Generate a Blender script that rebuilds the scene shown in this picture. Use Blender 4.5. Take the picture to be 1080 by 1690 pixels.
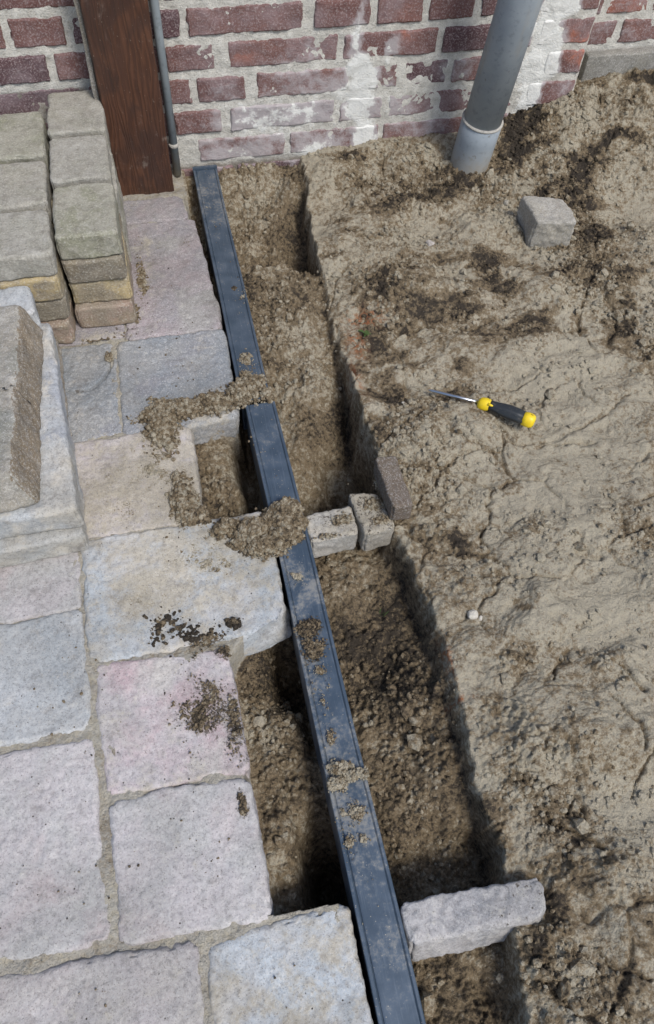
import bpy, math
import numpy as np
from mathutils import Matrix, Vector

# ---------------------------------------------------------------- camera, world, sun
for o in list(bpy.data.objects): bpy.data.objects.remove(o)
scene = bpy.context.scene
COL = scene.collection
CAM_H = 1.05; FPX = 1269.0; CU, CV = 540.0, 845.0
def cam_matrix(nad=(480, 1666), az=math.radians(-16.0)):
    d = np.array([nad[0]-CU, -(nad[1]-CV), -FPX]); d /= np.linalg.norm(d)
    up = -d; fw = np.array([0, 0, -1.0]); fh = fw-up*np.dot(fw, up); fh /= np.linalg.norm(fh)
    rt = np.cross(fh, up); R = np.array([rt, fh, up])
    ca, sa = math.cos(az), math.sin(az)
    return np.array([[ca, -sa, 0], [sa, ca, 0], [0, 0, 1]]) @ R
RC = cam_matrix()
cd = bpy.data.cameras.new("camera"); cam = bpy.data.objects.new("camera", cd); COL.objects.link(cam)
m4 = Matrix.Identity(4)
for i in range(3):
    for j in range(3): m4[i][j] = float(RC[i, j])
m4[2][3] = CAM_H
cam.matrix_world = m4
cd.sensor_fit = 'VERTICAL'; cd.sensor_height = 36.0; cd.lens = FPX/1690.0*36.0
cd.clip_start = 0.02; cd.clip_end = 300
scene.camera = cam

SUN = np.array([0.26, -0.52, 0.80]); SUN /= np.linalg.norm(SUN)
elev = math.asin(SUN[2]); azm = math.atan2(SUN[0], SUN[1])
w = bpy.data.worlds.new("World"); scene.world = w; w.use_nodes = True
nt = w.node_tree; nt.nodes.clear()
sk = nt.nodes.new('ShaderNodeTexSky'); sk.sky_type = 'NISHITA'; sk.sun_disc = False
sk.sun_elevation = elev; sk.sun_rotation = azm; sk.air_density = 1.0; sk.dust_density = 2.0
bg = nt.nodes.new('ShaderNodeBackground'); bg.inputs[1].default_value = 0.145
ow = nt.nodes.new('ShaderNodeOutputWorld')
nt.links.new(sk.outputs[0], bg.inputs[0]); nt.links.new(bg.outputs[0], ow.inputs[0])
ld = bpy.data.lights.new("sun", 'SUN'); ld.energy = 2.4; ld.angle = math.radians(15); ld.color = (1.0, 0.975, 0.93)
lo = bpy.data.objects.new("sun", ld); COL.objects.link(lo)
lo.rotation_euler = Vector((-SUN[0], -SUN[1], -SUN[2])).to_track_quat('-Z', 'Y').to_euler()
scene.view_settings.view_transform = 'Standard'; scene.view_settings.look = 'None'
scene.view_settings.exposure = 0.2; scene.view_settings.gamma = 1.0

# ---------------------------------------------------------------- helpers
def G(u, v, z=0.0):
    """point of the place seen at photo position (u, v) on the level plane z"""
    u = np.asarray(u, float); v = np.asarray(v, float)
    r = np.stack([u-CU, CV-v, -FPX+0*u], -1) @ RC.T
    t = (z-CAM_H)/r[..., 2]
    return r[..., 0]*t, r[..., 1]*t
def WX(u, v, y=1.62):
    r = RC @ np.array([u-CU, CV-v, -FPX]); t = y/r[1]
    return r[0]*t, CAM_H+r[2]*t
rng = np.random.default_rng(7)
TAB = rng.random((256, 256)); T3 = rng.random(65536)
def vn(x, y, s=0):
    x = np.asarray(x)+s*17.31; y = np.asarray(y)+s*9.17
    xi = np.floor(x).astype(int); yi = np.floor(y).astype(int)
    fx = x-xi; fy = y-yi; fx = fx*fx*(3-2*fx); fy = fy*fy*(3-2*fy)
    a = TAB[xi & 255, yi & 255]; b = TAB[(xi+1) & 255, yi & 255]
    c = TAB[xi & 255, (yi+1) & 255]; d = TAB[(xi+1) & 255, (yi+1) & 255]
    return (a*(1-fx)+b*fx)*(1-fy)+(c*(1-fx)+d*fx)*fy-0.5
def fbm(x, y, f, octv=4, s=0, g=0.5):
    r = 0; a = 1.0
    for k in range(octv):
        c, sn = math.cos(k*0.9+s), math.sin(k*0.9+s)
        r = r+a*vn((x*c-y*sn)*f, (x*sn+y*c)*f, s+k*3); a *= g; f *= 2.03
    return r
def h3(x, y, z): return T3[(x*73856093 ^ y*19349663 ^ z*83492791) & 65535]
def vn3(p, f, s=0):
    q = p*f+s*11.7+500; i = np.floor(q).astype(np.int64); t = q-i; t = t*t*(3-2*t)
    r = 0
    for dx in (0, 1):
        for dy in (0, 1):
            for dz in (0, 1):
                wt = (t[:, 0] if dx else 1-t[:, 0])*(t[:, 1] if dy else 1-t[:, 1])*(t[:, 2] if dz else 1-t[:, 2])
                r = r+wt*h3(i[:, 0]+dx, i[:, 1]+dy, i[:, 2]+dz)
    return r-0.5
def fb3(p, f, octv=3, s=0):
    r = 0; a = 1.0
    for k in range(octv): r = r+a*vn3(p, f, s+k*5); a *= .5; f *= 2.1
    return r
def worley(x, y, f, s=0):
    x = x*f+s*31.7; y = y*f+s*13.3
    xi = np.floor(x).astype(int); yi = np.floor(y).astype(int)
    d1 = np.full(x.shape, 9.0); d2 = np.full(x.shape, 9.0); cid = np.zeros(x.shape)
    for dx in (-1, 0, 1):
        for dy in (-1, 0, 1):
            a = (xi+dx) & 255; b = (yi+dy) & 255
            px = xi+dx+TAB[a, b]; py = yi+dy+TAB[b, (a+77) & 255]
            d = np.hypot(x-px, y-py); nw = d < d1
            d2 = np.where(nw, d1, np.minimum(d2, d)); cid = np.where(nw, TAB[(a+13) & 255, (b+5) & 255], cid); d1 = np.minimum(d1, d)
    return d1, d2, cid
def ss(a, b, x):
    t = np.clip((x-a)/(b-a), 0, 1); return t*t*(3-2*t)

def make_mesh(name, V, F, attrs=None, mat=None, parent=None, smooth=True):
    """V (n,3); F list of (m,k) index arrays"""
    me = bpy.data.meshes.new(name)
    V = np.asarray(V, np.float32)
    if not isinstance(F, list): F = [F]
    F = [np.asarray(f, np.int32) for f in F if len(f)]
    me.vertices.add(len(V)); me.vertices.foreach_set('co', V.ravel())
    nl = sum(f.size for f in F); npol = sum(len(f) for f in F)
    me.loops.add(nl); me.loops.foreach_set('vertex_index', np.concatenate([f.ravel() for f in F]))
    me.polygons.add(npol)
    tot = np.concatenate([np.full(len(f), f.shape[1], np.int32) for f in F])
    st = np.concatenate([[0], np.cumsum(tot)[:-1]]).astype(np.int32)
    me.polygons.foreach_set('loop_start', st); me.polygons.foreach_set('loop_total', tot)
    me.polygons.foreach_set('use_smooth', np.full(npol, smooth))
    me.update(calc_edges=True)
    for k, a in (attrs or {}).items():
        at = me.attributes.new(k, 'FLOAT', 'POINT'); at.data.foreach_set('value', np.asarray(a, np.float32).ravel())
    if mat: me.materials.append(mat)
    o = bpy.data.objects.new(name, me); COL.objects.link(o)
    if parent: o.parent = parent
    return o
def tag(o, label=None, cat=None, group=None, kind=None):
    if label: o['label'] = label
    if cat: o['category'] = cat
    if group: o['group'] = group
    if kind: o['kind'] = kind
    return o
def empty(name, loc, label, cat, group=None):
    o = bpy.data.objects.new(name, None); o.location = loc; o.empty_display_size = .03; COL.objects.link(o)
    return tag(o, label, cat, group)

# ---- node helpers
class NT:
    def __init__(s, name):
        s.m = bpy.data.materials.new(name); s.m.use_nodes = True; s.t = s.m.node_tree; s.t.nodes.clear()
        s.out = s.n('ShaderNodeOutputMaterial'); s.b = s.n('ShaderNodeBsdfPrincipled')
        s.l(s.b.outputs[0], s.out.inputs[0]); s.tc = s.n('ShaderNodeTexCoord'); s.geo = s.n('ShaderNodeNewGeometry')
        s.P = s.geo.outputs['Position']
    def n(s, t, **k):
        x = s.t.nodes.new(t)
        for a, b in k.items(): setattr(x, a, b)
        return x
    def l(s, a, b): s.t.links.new(a, b)
    def put(s, sock, v):
        if isinstance(v, (int, float)): sock.default_value = v
        elif isinstance(v, (tuple, list)): sock.default_value = tuple(v)+((1,) if len(v) == 3 and len(sock.default_value) == 4 else ())
        else: s.l(v, sock)
    def attr(s, a): x = s.n('ShaderNodeAttribute'); x.attribute_name = a; return x.outputs['Fac']
    def noise(s, sc, det=4, rough=.55, vec=None, dist=0, col=False):
        x = s.n('ShaderNodeTexNoise'); x.inputs['Scale'].default_value = sc; x.inputs['Detail'].default_value = det
        x.inputs['Roughness'].default_value = rough; x.inputs['Distortion'].default_value = dist
        s.l(vec if vec is not None else s.P, x.inputs['Vector']); return x.outputs['Color' if col else 'Fac']
    def voro(s, sc, feat='F1', vec=None):
        x = s.n('ShaderNodeTexVoronoi'); x.feature = feat; x.inputs['Scale'].default_value = sc
        s.l(vec if vec is not None else s.P, x.inputs['Vector']); return x.outputs['Distance']
    def mul(s, a, b, op='MULTIPLY', clamp=False):
        x = s.n('ShaderNodeMath', operation=op, use_clamp=clamp); s.put(x.inputs[0], a); s.put(x.inputs[1], b); return x.outputs[0]
    def ramp(s, v, a, b, lo=0., hi=1.):
        x = s.n('ShaderNodeMapRange'); x.clamp = True; x.interpolation_type = 'SMOOTHSTEP'
        s.put(x.inputs[0], v)
        for i, q in enumerate((a, b, lo, hi)): s.put(x.inputs[i+1], q)
        return x.outputs[0]
    def mix(s, f, a, b, mode='MIX'):
        x = s.n('ShaderNodeMix', data_type='RGBA', blend_type=mode)
        s.put(x.inputs[0], f); s.put(x.inputs[6], a); s.put(x.inputs[7], b); return x.outputs[2]
    def bump(s, h, strength=.5, dist=.002, prev=None):
        x = s.n('ShaderNodeBump'); x.inputs['Strength'].default_value = strength; x.inputs['Distance'].default_value = dist
        s.l(h, x.inputs['Height'])
        if prev is not None: s.l(prev, x.inputs['Normal'])
        return x.outputs[0]
    def fin(s, col, rough=.9, normal=None, spec=.3, metal=0.):
        s.put(s.b.inputs['Base Color'], col); s.put(s.b.inputs['Roughness'], rough)
        s.put(s.b.inputs['Specular IOR Level'], spec); s.put(s.b.inputs['Metallic'], metal)
        if normal is not None: s.l(normal, s.b.inputs['Normal'])
        return s.m

DRY = (.355, .318, .245); MID = (.185, .142, .090); DARK = (.045, .037, .029)
def soil_material(name, tint=1.0):
    s = NT(name)
    damp = s.attr('damp')
    n1 = s.noise(14, 5, .6); n2 = s.noise(95, 5, .65); n3 = s.noise(420, 3, .6)
    d = s.mul(s.mul(n1, -.5, 'ADD'), .8); d = s.mul(d, s.mul(s.mul(n2, -.5, 'ADD'), 2.0), 'ADD')
    n5 = s.noise(230, 4, .7); d = s.mul(d, s.mul(s.mul(n5, -.5, 'ADD'), 1.3), 'ADD')
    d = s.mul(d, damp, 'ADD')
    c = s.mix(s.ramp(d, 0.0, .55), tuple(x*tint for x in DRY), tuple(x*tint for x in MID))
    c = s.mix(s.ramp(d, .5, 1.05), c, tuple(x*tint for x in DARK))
    c = s.mix(s.ramp(n3, .38, .62, .0, .45), c, s.mix(1.0, c, (1.35, 1.32, 1.25), 'MULTIPLY'))
    grit = s.ramp(s.voro(330), .16, .08)                       # pale and dark sand grains
    gsel = s.noise(310, 1)
    c = s.mix(s.mul(grit, s.ramp(gsel, .62, .66)), c, (.5, .46, .4))
    c = s.mix(s.mul(grit, s.ramp(gsel, .40, .36)), c, (.04, .032, .026))
    c = s.mix(s.mul(s.attr('pale'), s.ramp(n2, .35, .6, .15, .75)), c, (.43, .41, .36))
    rust = s.attr('rust')
    c = s.mix(s.mul(rust, s.ramp(n2, .4, .6)), c, (.42, .16, .07))
    h = s.mul(s.mul(n2, 1.2), s.mul(n3, .7), 'ADD')
    nb = s.bump(h, .9, .005); nb = s.bump(n5, .8, .003, nb); nb = s.bump(s.noise(900, 2, .6), .6, .0008, nb)
    return s.fin(c, .95, nb, .15)
SOIL = soil_material('soil')

def stone_material(name, a, b, c3=None, dust=0.2, white=0.12, speck=1.0, sc=1.0, grime=.4, gain=1.0):
    a, b, c3 = [tuple(min(.8, x*gain*k_) for x, k_ in zip(q_, (1.03, 1.0, .955))) if q_ else None for q_ in (a, b, c3)]
    """worn concrete: two body colours in soft patches, sand film, pale wear, pits"""
    s = NT(name)
    n0 = s.noise(9*sc, 4, .6, dist=.4); n1 = s.noise(38*sc, 5, .65); n2 = s.noise(260, 4, .7); n4 = s.noise(620, 2)
    c = s.mix(s.ramp(n0, .38, .62), a, b)
    if c3: c = s.mix(s.ramp(s.noise(7*sc, 3, .5, dist=.8), .52, .68), c, c3)
    c = s.mix(s.ramp(n1, .35, .7, 0, .35), c, s.mix(1.0, c, (.66, .66, .68), 'MULTIPLY'))
    c = s.mix(s.ramp(n2, .47, .70, 0, .38), c, (.60, .59, .58))                 # pale aggregate
    c = s.mix(s.ramp(n2, .46, .34, 0, .25), c, (.13, .12, .115))
    wf = s.mul(s.ramp(n1, .5, .72), white*2.2, clamp=True)
    c = s.mix(wf, c, (.64, .62, .58))
    du = s.attr('dust'); dd = s.mul(s.mul(s.mul(du, .62), dust, 'ADD'), s.mul(s.mul(n1, -.5, 'ADD'), 1.7), 'ADD'); dd = s.mul(dd, s.mul(s.mul(n0, -.5, 'ADD'), 1.1), 'ADD')
    dd = s.mul(dd, s.mul(s.mul(n2, -.5, 'ADD'), .9), 'ADD')
    c = s.mix(s.ramp(dd, .3, .95, 0, .8), c, (.44, .39, .30))
    dk = s.attr('dark'); kk = s.mul(s.mul(dk, 1.25), s.mul(s.mul(s.noise(120, 5, .75), -.5, 'ADD'), 3.0), 'ADD')
    c = s.mix(s.ramp(kk, .5, .72, 0, .9), c, (.075, .058, .042))
    vs = s.voro(480); vr = s.noise(430, 1, .5)
    c = s.mix(s.mul(s.ramp(vs, .5, .3), s.ramp(vr, .56, .60, 0, .55)), c, (.60, .58, .54)); c = s.mix(s.mul(s.ramp(vs, .5, .3), s.ramp(vr, .43, .39, 0, .5)), c, (.13, .12, .11))
    gr_ = s.noise(24, 5, .75); c = s.mix(s.ramp(gr_, .53, .72, 0, grime), c, (.15, .13, .11))
    ny = s.n('ShaderNodeSeparateXYZ'); s.l(s.geo.outputs['Normal'], ny.inputs[0])
    pit = s.mul(s.ramp(s.voro(95), .13*speck, .07*speck), s.ramp(s.noise(60, 2), .56, .62))
    c = s.mix(pit, c, (.07, .06, .05))
    c = s.mix(s.ramp(s.noise(150, 5, .75), .47, .66, 0, .42), c, (.17, .165, .16))
    c = s.mix(s.ramp(s.noise(5, 3, .6), .38, .62, 0, .6), c, s.mix(1.0, c, (.62, .62, .60), 'MULTIPLY'))
    h = s.mul(n1, s.mul(n2, .6), 'ADD'); h = s.mul(h, s.mul(pit, -.8), 'ADD')
    nb = s.bump(h, .55, .003); nb = s.bump(n4, .35, .0006, nb)
    return s.fin(c, .9, nb, .25)

# ---- photo-plane patches of loose soil / dust shared by all surfaces: (u, v, ru, rv, amount)
DUST = [(250, 800, 120, 60, .9), (330, 900, 130, 70, .95), (270, 980, 120, 60, .7), (230, 760, 60, 40, .6), (420, 940, 60, 40, .6), (330, 690, 60, 30, .6),
        (250, 720, 40, 40, .6), (430, 1500, 60, 30, .5), (560, 1560, 60, 60, .6), (500, 1640, 80, 50, .5), (170, 1310, 20, 60, .5),
        (300, 1290, 120, 15, .5), (240, 430, 20, 80, .6), (170, 560, 70, 20, .5), (300, 1420, 40, 40, .35), (340, 600, 20, 60, .4), (230, 520, 40, 40, .5)]
DARKS = [(345, 1170, 50, 60, .55), (390, 1200, 30, 70, .5), (340, 1060, 45, 20, .55), (380, 1075, 40, 20, .5), (235, 470, 14, 60, .35), (400, 1330, 12, 30, .55),
         (300, 1040, 60, 20, .28), (250, 700, 30, 40, .35), (180, 590, 16, 20, .4), (60, 1590, 60, 8, .4), (395, 1230, 20, 30, .4), (200, 545, 40, 10, .4), (130, 640, 20, 60, .25),
         (260, 1230, 60, 20, .2)]
def blob(x, y, lst, z=0.0):
    r = np.zeros_like(x)
    for (u, v, ru, rv, a) in lst:
        cx, cy = G(u, v, z); ex, _ = G(u+ru, v, z); _, ey = G(u, v-rv, z)
        rx = abs(ex-cx)+1e-4; ry = abs(ey-cy)+1e-4
        r = np.maximum(r, a*np.exp(-(((x-cx)/rx)**2+((y-cy)/ry)**2)*1.1))
    return r

# ---------------------------------------------------------------- ground (one sheet, dug out along the channel)
def axis(a, b, st, far=30.):
    c = np.arange(a, b+st/2, st); out = []
    d = st; e = 0
    while e < far: d *= 1.35; e += d; out.append(e)
    out = np.array(out); return np.concatenate([(a-out)[::-1], c, b+out])
gx = axis(-0.46, 1.28, .0021)
yy = [-0.14]
while yy[-1] < 1.66: yy.append(yy[-1]+.0016+.0011*max(0, yy[-1])/1.2)
c = np.array(yy); o_ = []; d = .002; e = 0
while e < 30: d *= 1.35; e += d; o_.append(e)
o_ = np.array(o_); gy = np.concatenate([(c[0]-o_)[::-1], c, c[-1]+o_])
X, Y = np.meshgrid(gx, gy, indexing='ij')

def left_edge(y):
    ky = [-9, .092, .0955, .100, .425, .445, .475, .492, .505, .53, .676, .679, .683, .872, .876, .879, .95, 1.10, 1.43, 1.60]
    kx = [.091, .091, .09, .000, .000, .012, .040, .070, .084, .088, .088, .085, -.006, -.006, -.004, .078, .082, .088, .072, .066]
    return np.interp(y, ky, kx)
RE = [(870, 1690), (862, 1600), (845, 1540), (830, 1400), (785, 1290), (765, 1180), (740, 1090), (712, 1000), (685, 930), (655, 870), (622, 770), (600, 690), (575, 600), (548, 520), (530, 450), (512, 370), (503, 300), (500, 270)]
rex, rey = G([p[0] for p in RE], [p[1] for p in RE], 0.005); odr = np.argsort(rey)
def right_edge(y): return np.interp(y, rey[odr], rex[odr])
FL = [(390, 290, -.02), (430, 290, -.02), (480, 300, -.03), (450, 340, -.06), (500, 400, -.105), (440, 410, -.08), (400, 400, -.075), (525, 440, -.115), (430, 490, -.045), (470, 500, -.04), (500, 530, -.05), (540, 560, -.07), (470, 600, -.05),
      (560, 640, -.09), (500, 660, -.075), (520, 720, -.08), (598, 740, -.15), (560, 810, -.15), (600, 800, -.18), (500, 820, -.11), (480, 740, -.08), (600, 780, -.13),
      (560, 960, -.08), (640, 960, -.09), (560, 1050, -.085), (620, 1100, -.10), (700, 1100, -.058), (640, 1250, -.07), (720, 1250, -.048), (755, 1320, -.048), (690, 1180, -.056), (680, 1350, -.075), (790, 1410, -.10), (700, 1430, -.105),
      (720, 1620, -.07), (800, 1650, -.075), (860, 1660, -.05), (850, 1600, -.055), (760, 1590, -.06),
      (340, 730, -.05), (370, 740, -.06), (405, 760, -.16), (350, 800, -.07), (390, 825, -.07), (425, 850, -.12),
      (410, 1090, -.07), (485, 1110, -.15), (430, 1200, -.065), (480, 1200, -.075), (440, 1300, -.06), (500, 1300, -.08), (525, 1400, -.12), (470, 1450, -.07), (550, 1460, -.16), (500, 1150, -.11), (455, 1380, -.055), (560, 1700, -.1)]
def floor_h(x, y):
    nu = 0; de = 0
    for u, v, z in FL:
        px, py = G(u, v, z); w_ = 1/(((x-px)**2+((y-py)*.8)**2)+2e-4)**1.6
        nu = nu+w_*z; de = de+w_
    return nu/de
LOOSE = [(640, 480, 70, 60, 1), (690, 760, 60, 90, 1), (720, 880, 50, 60, .9), (730, 300, 120, 50, .9), (600, 300, 80, 40, .8), (900, 330, 160, 90, .8), (1000, 190, 120, 90, 1), (870, 250, 60, 60, .9),
         (900, 1300, 80, 150, 1), (840, 1180, 50, 80, 1), (960, 1420, 80, 90, 1), (930, 1600, 90, 130, 1), (800, 1380, 50, 60, 1), (1050, 560, 40, 60, .9), (980, 460, 60, 40, .8), (740, 960, 50, 60, .6),
         (880, 870, 40, 20, .6), (1000, 1100, 50, 30, .5), (640, 400, 60, 40, .6), (760, 520, 60, 20, .6), (1060, 880, 40, 30, .6), (1040, 1660, 60, 40, 1), (820, 960, 30, 20, .5), (860, 1100, 40, 30, .8), (1060, 1480, 30, 60, .8)]
DAMP = [(800, 440, 70, 45, .75), (720, 510, 90, 24, .5), (640, 560, 45, 40, .6), (650, 640, 50, 50, .6), (850, 540, 120, 25, .6), (1000, 150, 90, 55, .85), (1060, 110, 80, 40, .85), (960, 290, 30, 30, .9), (860, 260, 55, 50, .7),
        (720, 430, 50, 30, .55), (770, 300, 60, 25, .6), (1010, 270, 60, 14, .85), (1050, 520, 30, 50, .7), (960, 380, 80, 30, .55), (900, 450, 60, 30, .45), (630, 700, 18, 60, .6), (560, 400, 35, 80, .35), (620, 620, 14, 110, .55),
        (730, 620, 60, 30, .45), (770, 670, 90, 25, .3), (880, 1005, 20, 18, .75), (765, 895, 24, 20, .8), (840, 1300, 30, 80, .35), (900, 1470, 26, 60, .5), (870, 1560, 40, 60, .45), (640, 470, 50, 50, .3), (1040, 1580, 50, 60, .3),
        (850, 790, 20, 70, .2), (680, 330, 150, 25, .5), (590, 270, 60, 12, .8), (1000, 440, 60, 30, .6), (930, 320, 60, 50, .5), (880, 150, 40, 60, .5), (840, 1120, 60, 40, .35), (950, 1380, 30, 30, .4), (690, 560, 60, 60, .4)]
SMOOTH = [(1040, 330, 70, 40, 1), (1050, 1540, 60, 80, 1), (1030, 1340, 70, 70, .9), (960, 780, 120, 90, .8), (850, 760, 90, 60, .7), (920, 620, 60, 40, .7), (1000, 980, 60, 60, .7), (900, 1140, 60, 50, .4), (1030, 660, 60, 60, .7), (1030, 1180, 60, 50, .6)]

LE = left_edge(Y); RE_ = right_edge(Y)+.006*fbm(X*0+.5, Y, 26, 5, 3)+.004*fbm(X*0, Y, 4, 2, 9)
pav = X < LE                                     # under the paving
# right-hand trodden sand
loose = np.clip(blob(X, Y, LOOSE)+.12, 0, 1); smo = blob(X, Y, SMOOTH)
wx = X+.02*fbm(X, Y, 14, 3, 21); wy = Y+.02*fbm(X, Y, 14, 3, 25)
big = fbm(X, Y, 5.5, 3, 1)
ter = fbm(wx, wy*1.5, 7.5, 4, 5)
q = ter*9; fr = q-np.floor(q); terr = (np.floor(q)+ss(.35, .75, fr))/9
R = .012*big+.034*(terr*.75+.25*ter)*(1-.5*smo)
f1, f2, cid = worley(X+.03*fbm(X, Y, 20, 3, 8), Y+.03*fbm(X, Y, 20, 3, 12), 8.5, 2)
crack = ss(.075, .0, f2-f1)*ss(-.05, .15, fbm(X, Y, 6, 2, 30))
R = R-.007*crack
a1, a2, ac = worley(X+.004*fbm(X, Y, 90, 2, 1), Y+.004*fbm(X, Y, 90, 2, 2), 135, 4)
b1, b2, bc = worley(X, Y, 260, 6)
c1, c2, cc = worley(X+.01*fbm(X, Y, 40, 2, 4), Y, 42, 7)
clod = (1-a1*1.1)*(.25+ac)*.0040*(.5+1.6*ss(-.2, .3, fbm(X, Y, 30, 3, 41)))+(1-b1)*(.3+bc)*.0022+(1-c1)*(.2+cc)*.0045*ss(-.1, .25, fbm(X, Y, 18, 2, 40))
fine = .0016*fbm(X, Y, 170, 3, 50)+.0045*fbm(X, Y, 38, 4, 51)
R = R+.85*fine*(1-.65*smo)+.003*fbm(X, Y, 60, 3, 52)*loose+clod*np.clip(loose*1.15-.02, 0, 1)*(1-.9*smo)*1.6
R = R+.085*ss(1.30, 1.64, Y+.25*(X-1.0))*ss(.72, 1.1, X)+.02*ss(1.45, 1.6, Y)*ss(.3, .6, X)
R = R-.018*blob(X, Y, [(1040, 335, 75, 42, 1)])+.02*blob(X, Y, [(1050, 1545, 70, 80, 1), (960, 1230, 50, 60, .5), (640, 490, 70, 60, .9), (690, 770, 50, 70, .6)])-.012*blob(X, Y, [(970, 1500, 30, 120, 1), (940, 1290, 20, 60, .7), (860, 1590, 16, 60, .6)])
CR = [[(820, 695), (850, 720), (900, 722), (930, 715), (980, 690), (1010, 655), (1040, 640)], [(790, 862), (840, 864), (862, 852)], [(794, 862), (797, 915)], [(962, 832), (990, 842), (1045, 828), (1080, 815)],  # first polyline is a ridge's shadow, drawn as a darkened crack
      [(1005, 955), (1035, 968), (1070, 972)], [(962, 1034), (1028, 992)], [(915, 1118), (928, 1085), (955, 1067), (1035, 1100), (1060, 1140)], [(1080, 1235), (1060, 1270), (1050, 1310)], [(965, 1270), (972, 1325), (962, 1378)],
      [(992, 1445), (968, 1500), (975, 1555), (1012, 1602), (1080, 1620)], [(898, 1322), (920, 1352), (962, 1382), (1000, 1400)], [(815, 637), (860, 622), (905, 608)], [(985, 688), (1032, 648), (1060, 640)], [(868, 732), (920, 724), (990, 722)],
      [(730, 760), (780, 742), (830, 735)], [(640, 545), (700, 532), (760, 540), (830, 520), (900, 505)], [(960, 300), (1000, 262), (1080, 270)], [(930, 1230), (960, 1290), (940, 1350)], [(720, 690), (760, 700), (800, 742)], [(1010, 1150), (1050, 1200), (1060, 1240)], [(600, 425), (560, 450), (545, 500)]]
cdist = np.full(X.shape, 9.); wob1 = .010*fbm(X, Y, 28, 4, 101, .6); wob2 = .010*fbm(X, Y, 28, 4, 105, .6)
jx0 = np.searchsorted(gx, .25)
for L_ in CR:
    qx, qy = G([p[0] for p in L_], [p[1] for p in L_], .005)
    for i in range(len(qx)-1):
        ax_, ay_, bx_, by_ = qx[i], qy[i], qx[i+1], qy[i+1]; ex = bx_-ax_; ey = by_-ay_
        XX = X[jx0:]+wob1[jx0:]; YY = Y[jx0:]+wob2[jx0:]
        t_ = np.clip(((XX-ax_)*ex+(YY-ay_)*ey)/(ex*ex+ey*ey), 0, 1)
        cdist[jx0:] = np.minimum(cdist[jx0:], np.hypot(XX-ax_-t_*ex, YY-ay_-t_*ey))
ckw = .0026*(1+1.9*fbm(X, Y, 30, 3, 108, .7))
ckf = np.exp(-(cdist/np.maximum(ckw, .0010))**2)*ss(-.3, .05, fbm(X, Y, 17, 2, 111))
R = R-.008*ckf+.003*np.exp(-((cdist-.011)/.008)**2)*ss(-.2, .4, fbm(X, Y, 12, 2, 109))
R = R-R[np.abs(gx-.3).argmin(), np.abs(gy-.7).argmin()]*.5
R = R-.022*blob(X, Y, [(885, 1490, 34, 40, 1)])
R = np.minimum(R, .03+10*(X > .9)+1*(X > .6))
# trench floor
ins = ss(0, .10, X-LE)*0+1
FZ = floor_h(X, Y)
step = blob(X, Y, [(430, 500, 60, 60, 1), (490, 520, 60, 50, 1), (520, 560, 50, 60, .8)])
FZ = FZ+.022*fbm(X, Y, 18, 4, 60)+clod*1.6+.007*np.abs(fbm(X, Y, 55, 4, 64, .6))+.0025*fbm(X, Y, 90, 3, 61)
ys_ = float(G(460, 452, -.05)[1])+.012*np.sin(X*60)+.012*fbm(X, Y, 30, 3, 62)-.35*(X-.2)
FZ = FZ+.030*ss(-.004, .010, ys_-Y)*ss(.80, .98, Y)*(X > .1)-.012*ss(.004, -.02, ys_-Y)*ss(1.5, 1.3, Y)
ys2 = float(G(500, 705, -.07)[1])+.02*fbm(X, Y, 20, 3, 63)-.1*(X-.2)
FZ = FZ+.014*ss(-.004, .010, ys2-Y)*ss(.70, .80, Y)*(X > .1)
for (u_, v_, rx_, ry_, dp_) in [(408, 760, .020, .06, .11), (425, 845, .022, .03, .09), (480, 1100, .024, .05, .12), (515, 1190, .014, .05, .05), (548, 1450, .028, .055, .13), (585, 785, .05, .055, .07), (520, 810, .05, .03, .04), (590, 650, .03, .09, .05), (505, 420, .04, .06, .035)]:
    p_ = G(u_, v_, -.06); FZ = FZ-dp_*np.exp(-((X-p_[0])/rx_)**2-((Y-p_[1])/ry_)**2)
rut = np.exp(-((X-np.interp(Y, *[(lambda p: (p[1][::-1], p[0][::-1]))(G([440, 470, 500, 540], [1200, 1290, 1400, 1480], -.07))][0]))/.006)**2)
FZ = FZ-.012*rut*(Y > .1)*(Y < .38)*(X < .1)
jl = -.0042+.008*fbm(X, Y, 25, 3, 70)+.0025*fbm(X, Y, 160, 3, 71)     # joint sand level between the pavers
jl = np.minimum(jl, -.0019)
for (x0_, x1_, y0_, y1_) in [(-.110, .056, 1.447, 1.522), (-.09, .07, 1.108, 1.44), (-.113, .08, .880, 1.10), (-.30, -.122, .884, 1.10), (-.203, -.008, .682, .874), (-.197, .09, .470, .674), (-.186, -.003, .285, .455),
                             (-.180, -.003, .108, .265), (-.083, .09, -.13, .083), (-.41, -.205, .562, .76), (-.41, -.205, .378, .553), (-.41, -.2, .118, .36), (-.33, -.095, -.13, .09)]:
    jl = np.where((X > x0_+.012) & (X < x1_-.012) & (Y > y0_+.012) & (Y < y1_-.012), -.022, jl)
tr = ss(-.013, -.003, X-LE)
dl = ss(-.004, .012+.006*fbm(X, Y, 60, 2, 72), X-LE)
Lz = jl*(1-tr)+(-.055)*tr; Lz = Lz*(1-dl)+FZ*dl
wd_ = .004+.022*np.clip(fbm(X*0+1, Y, 11, 3, 75)+.12, 0, 1)
dr = np.clip((wd_-(RE_-X+.008*fbm(X, Y, 32, 4, 73, .55)))/(wd_+.004), 0, 1)**1.3
Z = Lz*(1-dr)+R*dr
nb_ = ss(1.585, 1.60, Y)                              # soil against the wall foot left of the trench
Z = np.where(Y > 1.60, np.maximum(Z, -.02), Z)
Z = np.where((X < .07) & (Y > 1.53), -.004+.006*fbm(X, Y, 40, 3, 4), Z)
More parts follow.
